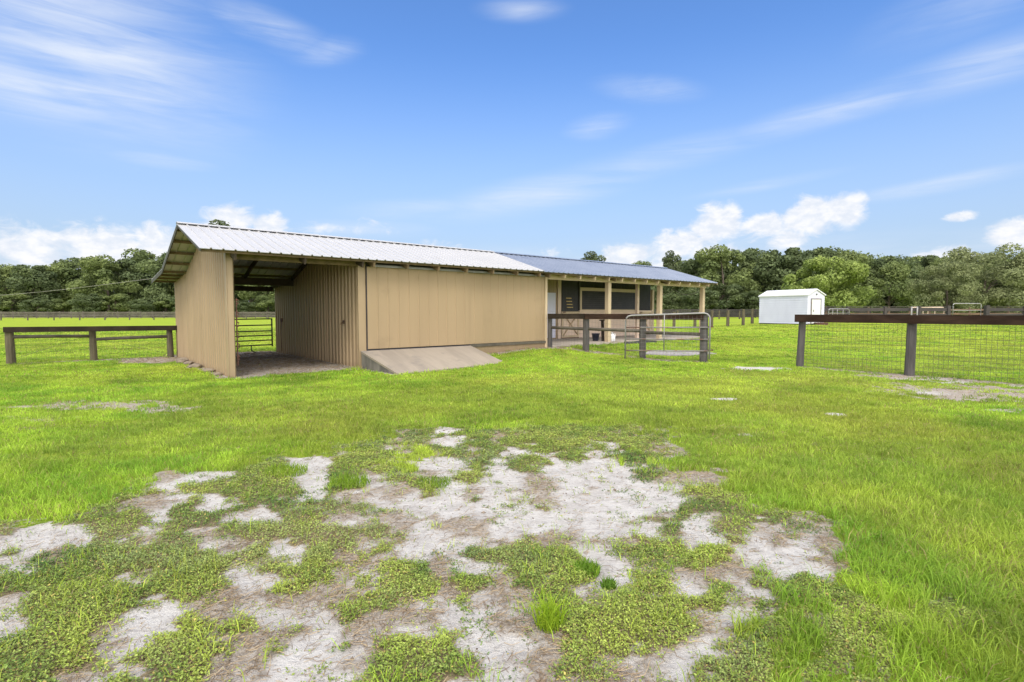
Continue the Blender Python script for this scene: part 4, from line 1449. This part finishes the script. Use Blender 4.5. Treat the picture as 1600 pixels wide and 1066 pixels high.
def board_fence(label, p0, p1, n, h, mats, nb, bh, thick=.05, gap=.0, pr=.10):
    p0, p1 = Vector((*p0, 0)), Vector((*p1, 0))
    loc = (p0.x, p0.y, gzf(p0.x, p0.y))
    f = thing('board_fence', label, 'fence', loc)
    for i in range(n + 1):
        p = p0.lerp(p1, i / n)
        fix_normals(MB().post(p.x, p.y, gzf(p.x, p.y) - .1, gzf(p.x, p.y) + h + .05, pr, 6).build('post', mats[0], f, loc))
    for j in range(nb):
        z = h - (j + .5) * (h - .12) / nb
        mb = MB()
        for i in range(n):
            a, b = p0.lerp(p1, i / n), p0.lerp(p1, (i + 1) / n)
            a2, b2 = offs((a.x, a.y), (b.x, b.y), pr + .03)
            mb.beam((*a2, gzf(*a2) + z + random.uniform(-.02, .02)), (*b2, gzf(*b2) + z + random.uniform(-.02, .02)), thick, bh)
        fix_normals(mb.build('board', mats[1], f, loc))
    return f


board_fence('long weathered grey board fence in front of the left treeline', (-150, 112), (-24, 116), 52, 1.45, ('far_board', 'far_board'), 4, .20)
board_fence('dark board fence in front of the trees behind the white shed', (24, 96), (62, 92), 16, 1.55, ('far_dark', 'far_dark'), 4, .24)

# pens right of the shed
pen = thing('pen_fence', 'dark netted pen fence with square posts beyond the right wire fence', 'fence', (29.3, 50.6, .35))
loc = (29.3, 50.6, .35)
pp = [(29.3, 50.6), (33.0, 52.3), (37.3, 53.2), (41.2, 53.8), (44.6, 54.4), (49.6, 55.6), (54.5, 56.6), (61, 58)]
for i, p in enumerate(pp):
    w = (.16, .28, .26, .22, .30, .36, .26, .26)[i]
    fix_normals(MB().box(p[0] - w / 2, p[0] + w / 2, p[1] - w / 2, p[1] + w / 2, .25, (2.0, 1.92, 1.95, 2.0, 2.05, 2.1, 2.0, 2.0)[i]).build('post', 'far_dark', pen, loc))
for i in range(len(pp) - 1):
    if i == 4:
        continue
    a, b = pp[i], pp[i + 1]
    smooth(MB().tube([(a[0], a[1], 1.92), ((a[0] + b[0]) / 2, (a[1] + b[1]) / 2, 1.95), (b[0], b[1], 1.96)], .03, 6).build('top_rail', 'tube_dark', pen, loc))
    fix_normals(MB().beam((a[0], a[1], 1.66), (b[0], b[1], 1.66), .05, .34).build('board', 'far_dark', pen, loc))
    fix_normals(MB().beam((a[0], a[1], 1.14), (b[0], b[1], 1.14), .05, .16).build('board', 'far_dark', pen, loc))
    mb = MB()
    a3, b3 = Vector((*a, 0)), Vector((*b, 0))
    for k in range(1, 24):
        q = a3.lerp(b3, k / 24)
        mb.tube([(q.x, q.y, .4), (q.x, q.y, 1.9)], .008, 3, False)
    for k in range(8):
        z = .45 + k * .19
        mb.tube([(a[0], a[1], z), (b[0], b[1], z)], .008, 3, False)
    mb.build('netting', 'far_dark', pen, loc)


def tube_panel(name, label, a, b, h0, h1, rails, r, mat, group=None, ups=()):
    a, b = Vector((*a, 0)), Vector((*b, 0))
    d = (b - a).normalized()
    L = (b - a).length
    g = gzf(a.x, a.y)
    t = thing(name, label, 'gate', (a.x, a.y, g), 0, group)
    P = lambda s, z: tuple(d * s + Vector((0, 0, z)))
    rc = .22
    fr = [P(0, h0), P(0, h1 - rc)] + [P(rc * (1 - math.cos(q)), h1 - rc + rc * math.sin(q)) for q in (R(30), R(60), R(90))]
    fr += [P(L - rc * (1 - math.cos(q)), h1 - rc + rc * math.sin(q)) for q in (R(90), R(60), R(30))] + [P(L, h1 - rc), P(L, h0), P(0, h0)]
    smooth(MB().tube(fr, r, 8).build('frame', mat, t))
    for z in rails:
        smooth(MB().tube([P(0, z), P(L, z)], r * .8, 6).build('rail', mat, t))
    for s in ups:
        smooth(MB().tube([P(L * s, h0), P(L * s, h1)], r * .7, 6).build('upright', mat, t))
    return t


tube_panel('pen_gate', 'pale rounded tube gate standing highest above the right fence', (45.15, 54.5), (48.65, 55.2), .62, 1.92, (1.22,), .05, 'galv_clean')
tube_panel('pen_gate', 'whitish tube pen gate right beside the white shed', (29.75, 50.0), (32.45, 51.2), .35, 1.35, (.95,), .04, 'galv_clean', ups=(.2, .42, .7))
board_fence('brown board paddock fence behind the dark netted pen', (33, 60), (62, 64), 11, 1.55, ('brown_board', 'brown_board'), 3, .2)
tube_panel('pen_gate', 'small pale pink tube panel between dark pen posts', (43.2, 57.5), (47.0, 57.9), .4, 1.55, (.8, 1.2), .06, 'siding', ups=(.35, .5, .72))
# slim grey pipes of the pens
for k, (x_, y_, lb) in enumerate([(40.1, 53.4, 'slim grey pipe post left of the pale pink tube panel'), (40.75, 53.5, 'slim grey pipe post touching the dark post before the pink panel')]):
    o = smooth(MB().tube([(0, 0, -.1), (0, 0, 1.6)], .07, 8).build('pipe_post', 'galv_clean'))
    o.location = (x_, y_, .35)
    tag(o, lb, 'post', 'grey pipe posts of the pens')

# overhead cable from the barn to the left
ca = (*wxy(-.55, 7.3), 2.50)
cb = (-86.0, 80.0, 4.2)
pts = []
for k in range(25):
    t = k / 24
    pts.append((ca[0] + (cb[0] - ca[0]) * t, ca[1] + (cb[1] - ca[1]) * t, ca[2] + (cb[2] - ca[2]) * t - .5 * 4 * t * (1 - t)))
o = MB().tube(pts, .016, 5, False, radii=[.006 + .016 * k / 24 for k in range(25)]).build('overhead_cable', 'rope', None, ca)
tag(o, 'thin sagging cable strung from the barn eave across the left treeline', 'cable')

# ------------------------------------------------------------------ trees
LEAF = {
    'dark': ((.078, .110, .050), (.180, .225, .090)),
    'mid': ((.100, .138, .050), (.230, .280, .095)),
    'bright': ((.170, .235, .060), (.330, .405, .110)),
    'olive': ((.135, .165, .075), (.285, .315, .145)),
    'pine': ((.075, .100, .055), (.150, .180, .085)),
}
LEAF_MAT = leaf_mat('tree_leaf', .38, .6, 1.0, .2)


def tree_meshes(name, shape, n_lobes, leaves, leaf, tone, seed, low=.12):
    """trunk and crown meshes for a tree 1 unit tall; shape = (crown half-width, kind)"""
    r = np.random.default_rng(seed)
    hw, kind = shape
    lobes = []
    for i in range(n_lobes):
        for _ in range(40):
            h = r.uniform(low, .93)
            if kind == 'round':
                lim = hw * math.sqrt(max(.02, 1 - ((h - .50) / .50) ** 2)) * 1.02
            elif kind == 'spread':
                lim = hw * (1 - max(0, (h - .55) / .45) ** 2 * .75)
            elif kind == 'pine':
                lim = hw * (.25 + 1.2 * max(0, 1 - abs(h - .85) / .2))
                h = r.uniform(.68, .97)
            else:
                lim = hw * (.55 + .6 * math.sin(math.pi * min(1, h)))
            a = r.uniform(0, 2 * math.pi)
            q = lim * math.sqrt(r.uniform(.1, 1)) * .80
            c = np.array((q * math.cos(a), q * math.sin(a), h))
            sz = r.uniform(.075, .16) * (1.15 - .35 * h)
            if kind == 'pine':
                sz *= .55
            if h + sz * .7 < 1.02 and all(np.linalg.norm(c - l[0]) > .55 * (sz + l[1]) * .8 for l in lobes):
                break
        lobes.append((c, sz))
    per = leaves // n_lobes
    cs, ns, sz_, ton = [], [], [], []
    ca_, cb_ = np.array(LEAF[tone][0]), np.array(LEAF[tone][1])
    for c, s in lobes:
        n = int(per * r.uniform(.7, 1.3))
        d = r.normal(size=(n, 3))
        d /= np.linalg.norm(d, axis=1)[:, None]
        # lumpy shell with twigs sticking out and holes
        k = .5 + .5 * np.sin(d[:, 0] * 5 + seed) * np.sin(d[:, 1] * 6 + 2 * seed) * np.sin(d[:, 2] * 5)
        rad = s * (.55 + .5 * r.uniform(0, 1, n) ** .6 + .28 * k)
        p = c + d * rad[:, None] * np.array((1.15, 1.15, .8))
        cs.append(p); ns.append(d + r.normal(0, .55, (n, 3)) + np.array((0, 0, .35)))
        sz_.append(leaf * r.uniform(.6, 1.4, n))
        lobe_t = r.uniform(0, 1)
        f = np.clip(.55 * lobe_t + .45 * r.uniform(0, 1, n), 0, 1)[:, None]
        ton.append((ca_ * (1 - f) + cb_ * f) * r.uniform(.8, 1.2, (n, 1)))
    cs, ns, sz_, ton = map(np.concatenate, (cs, ns, sz_, ton))
    ns /= np.linalg.norm(ns, axis=1)[:, None]
    n = len(cs)
    a = np.cross(ns, r.normal(size=(n, 3)))
    a /= np.linalg.norm(a, axis=1)[:, None]
    b = np.cross(ns, a)
    P = np.empty((n, 5, 3))
    for k in range(5):
        th = 2 * np.pi * k / 5
        q = sz_ * r.uniform(.55, 1.25, n)
        P[:, k] = cs + a * (q * math.cos(th))[:, None] + b * (q * math.sin(th) * .75)[:, None] + ns * (q * .25 * math.cos(2 * th))[:, None]
    crown = mesh_np(name + '_crown', P.reshape(-1, 3), [(np.arange(n) * 5)[:, None] + np.arange(5)[None]],
                    np.repeat(ton[:, None], 5, 1).reshape(-1, 3), LEAF_MAT)
    mb = MB()
    th = .80 if kind == 'pine' else .55
    pts = [(0, 0, -.02), (.006, .004, th * .35), (-.004, .008, th * .7), (.004, 0, th)]
    mb.tube(pts, .02, 8, True, radii=[.026, .020, .016, .010])
    for c, s in sorted(lobes, key=lambda q: -q[1])[:9]:
        z0 = min(th * .95, max(.12, c[2] * .55))
        m_ = (c * np.array((.5, .5, 1))) * .5 + np.array((0, 0, z0)) * .5
        mb.tube([(0, 0, z0), tuple(m_), tuple(c)], .006, 5, True, radii=[.011, .007, .003])
    me = bpy.data.meshes.new(name + '_trunk')
    me.from_pydata(mb.v, [], mb.f)
    me.materials.append(M['bark'])
    me.update()
    return me, crown


KINDS = {
    'dark_a': tree_meshes('dark_a', (.44, 'round'), 26, 9000, .020, 'dark', 1),
    'dark_b': tree_meshes('dark_b', (.50, 'spread'), 28, 9000, .020, 'dark', 2),
    'mid_a': tree_meshes('mid_a', (.46, 'round'), 26, 9000, .020, 'mid', 3),
    'mid_b': tree_meshes('mid_b', (.52, 'spread'), 28, 9000, .019, 'mid', 4),
    'bright': tree_meshes('bright', (.80, 'round'), 60, 22000, .018, 'bright', 15, .05),
    'olive': tree_meshes('olive', (.72, 'round'), 64, 26000, .014, 'olive', 16, .05),
    'pine': tree_meshes('pine', (.16, 'pine'), 14, 2600, .014, 'pine', 8),
}


def tree(kind, x_, y_, h, label, cat='tree', group=None, sx=1.0, name=None, rz=None):
    nm = name or ('pine_tree' if kind == 'pine' else 'broadleaf_tree')
    t = thing(nm, label, cat, (x_, y_, gzf(x_, y_) - .05), random.uniform(0, 6.28) if rz is None else rz, group)
    t.scale = (h * sx, h * sx, h)
    tr, cr = KINDS[kind]
    for n2, me in (('trunk', tr), ('crown', cr)):
        o = bpy.data.objects.new(n2, me)
        COL.objects.link(o)
        o.parent = t
    return t


def at(px, Y):
    return (px - 800) / F_PX * Y, Y


def hgt(py, Y):
    return (487 - py) / F_PX * Y + CAM_H


GL = 'trees of the left treeline'
LBL_L = {'dark': 'dense dark green tree in the treeline behind the far left board fence', 'mid': 'mid green leafy tree in the treeline behind the far left board fence'}
left = [(-90, 405), (-40, 411), (12, 413), (55, 413), (92, 409), (132, 402), (170, 400), (205, 404), (242, 391), (276, 395), (318, 400), (352, 408), (392, 412), (430, 408), (470, 412)]
for k, (px, py) in enumerate(left):
    Y = 138 + 8 * ((k * 7) % 3)
    kd = ('mid_a', 'dark_b', 'mid_b', 'dark_a')[k % 4]
    x_, y_ = at(px, Y)
    tree(kd, x_, y_, hgt(py, Y) * 1.0, LBL_L[kd[:-2] if kd[-2] == '_' else kd], group=GL, sx=1.02)
for k in range(17):                                     # second, denser rank that closes the gaps low down
    px = -110 + 36 * k
    Y = 160 + 6 * (k % 3)
    kd = ('dark_a', 'dark_b', 'mid_a')[k % 3]
    x_, y_ = at(px, Y)
    tree(kd, x_, y_, hgt(424 + 10 * math.sin(k * 2.1), Y), LBL_L[kd[:-2]], group=GL, sx=1.15)
for k in range(15):                                     # low skirt of the wood
    px = -100 + 40 * k
    Y = 128 + 4 * (k % 2)
    x_, y_ = at(px, Y)
    kd = ('dark_a', 'mid_a')[k % 2]
    tree(kd, x_, y_, hgt(462 + 6 * math.sin(k * 1.7), Y), 'low dark bushy tree at the foot of the left treeline', group='low trees under the left treeline', sx=1.5)

GRr = 'trees of the right treeline'
LBL_R = {'dark': 'dark green tree in the tall wood behind the porch and the shed', 'mid': 'mid green tree in the tall wood behind the porch and the shed'}
right = [(1035, 425), (1075, 412), (1098, 396), (1128, 384), (1160, 388), (1194, 400), (1222, 387), (1254, 391), (1282, 386), (1308, 391), (1335, 398), (1358, 396),
         (1388, 399), (1420, 400), (1452, 398), (1486, 400), (1520, 402), (1560, 404), (1600, 404), (1640, 404), (1690, 402)]
for k, (px, py) in enumerate(right):
    Y = 112 + 7 * ((k * 5) % 3)
    kd = ('dark_b', 'mid_a', 'dark_a', 'mid_b')[k % 4]
    x_, y_ = at(px, Y)
    tree(kd, x_, y_, (hgt(py, Y) - gzf(x_, y_)) * 1.0, LBL_R[kd[:-2]], group=GRr, sx=1.0)
for k in range(20):
    px = 1000 + 36 * k
    Y = 132 + 5 * (k % 3)
    kd = ('dark_a', 'dark_b', 'mid_a')[k % 3]
    x_, y_ = at(px, Y)
    tree(kd, x_, y_, hgt(414 + 9 * math.sin(k * 1.9), Y), LBL_R[kd[:-2]], group=GRr, sx=1.15)
for k in range(17):
    px = 1010 + 42 * k
    Y = 103 + 4 * (k % 2)
    x_, y_ = at(px, Y)
    kd = ('dark_a', 'dark_b')[k % 2]
    tree(kd, x_, y_, hgt(452 + 8 * math.sin(k * 1.7), Y), 'low dark tree along the front of the right wood', group='low trees under the right wood', sx=1.35)
# front trees on the right
x_, y_ = at(1296, 84)
tree('bright', x_, y_, hgt(404, 84) - .3, 'broad bright yellow green tree behind the white shed', sx=.98, rz=.6)
x_, y_ = at(1388, 98)
tree('mid_b', x_, y_, hgt(409, 98) - .3, 'mid green tree between the bright tree and the olive one', sx=.85, rz=1.2)
x_, y_ = at(1536, 76)
tree('olive', x_, y_, hgt(387, 76) - .3, 'huge grey olive tree spreading over the pens at far right', sx=1.0, rz=.2)
x_, y_ = at(1478, 73)
tree('olive', x_, y_, hgt(411, 73) - .3, 'lower grey olive tree left of and merging with the huge olive one', sx=.80, rz=2.5)
x_, y_ = at(1625, 80)
tree('olive', x_, y_, hgt(396, 80) - .3, 'olive tree cut off by the right edge of the view', sx=.8, rz=4.0)
# tops that show over the barn roof
x_, y_ = at(352, 120)
tree('pine', x_, y_, hgt(342, 120) * .955, 'lone flat topped pine rising just above the white roof ridge', sx=1.15)
x_, y_ = at(921, 140)
tree('pine', x_, y_, hgt(391, 140) * .93, 'round dark pine top showing over the middle of the grey roof', sx=1.2)
x_, y_ = at(990, 150)
tree('mid_a', x_, y_, hgt(408, 150) * .97, 'low tree top barely clearing the grey roof ridge', sx=.9)
x_, y_ = at(1044, 118)
tree('pine', x_, y_, hgt(392, 118) * .95, 'slender feathery tree at the right end of the grey roof', sx=.8)
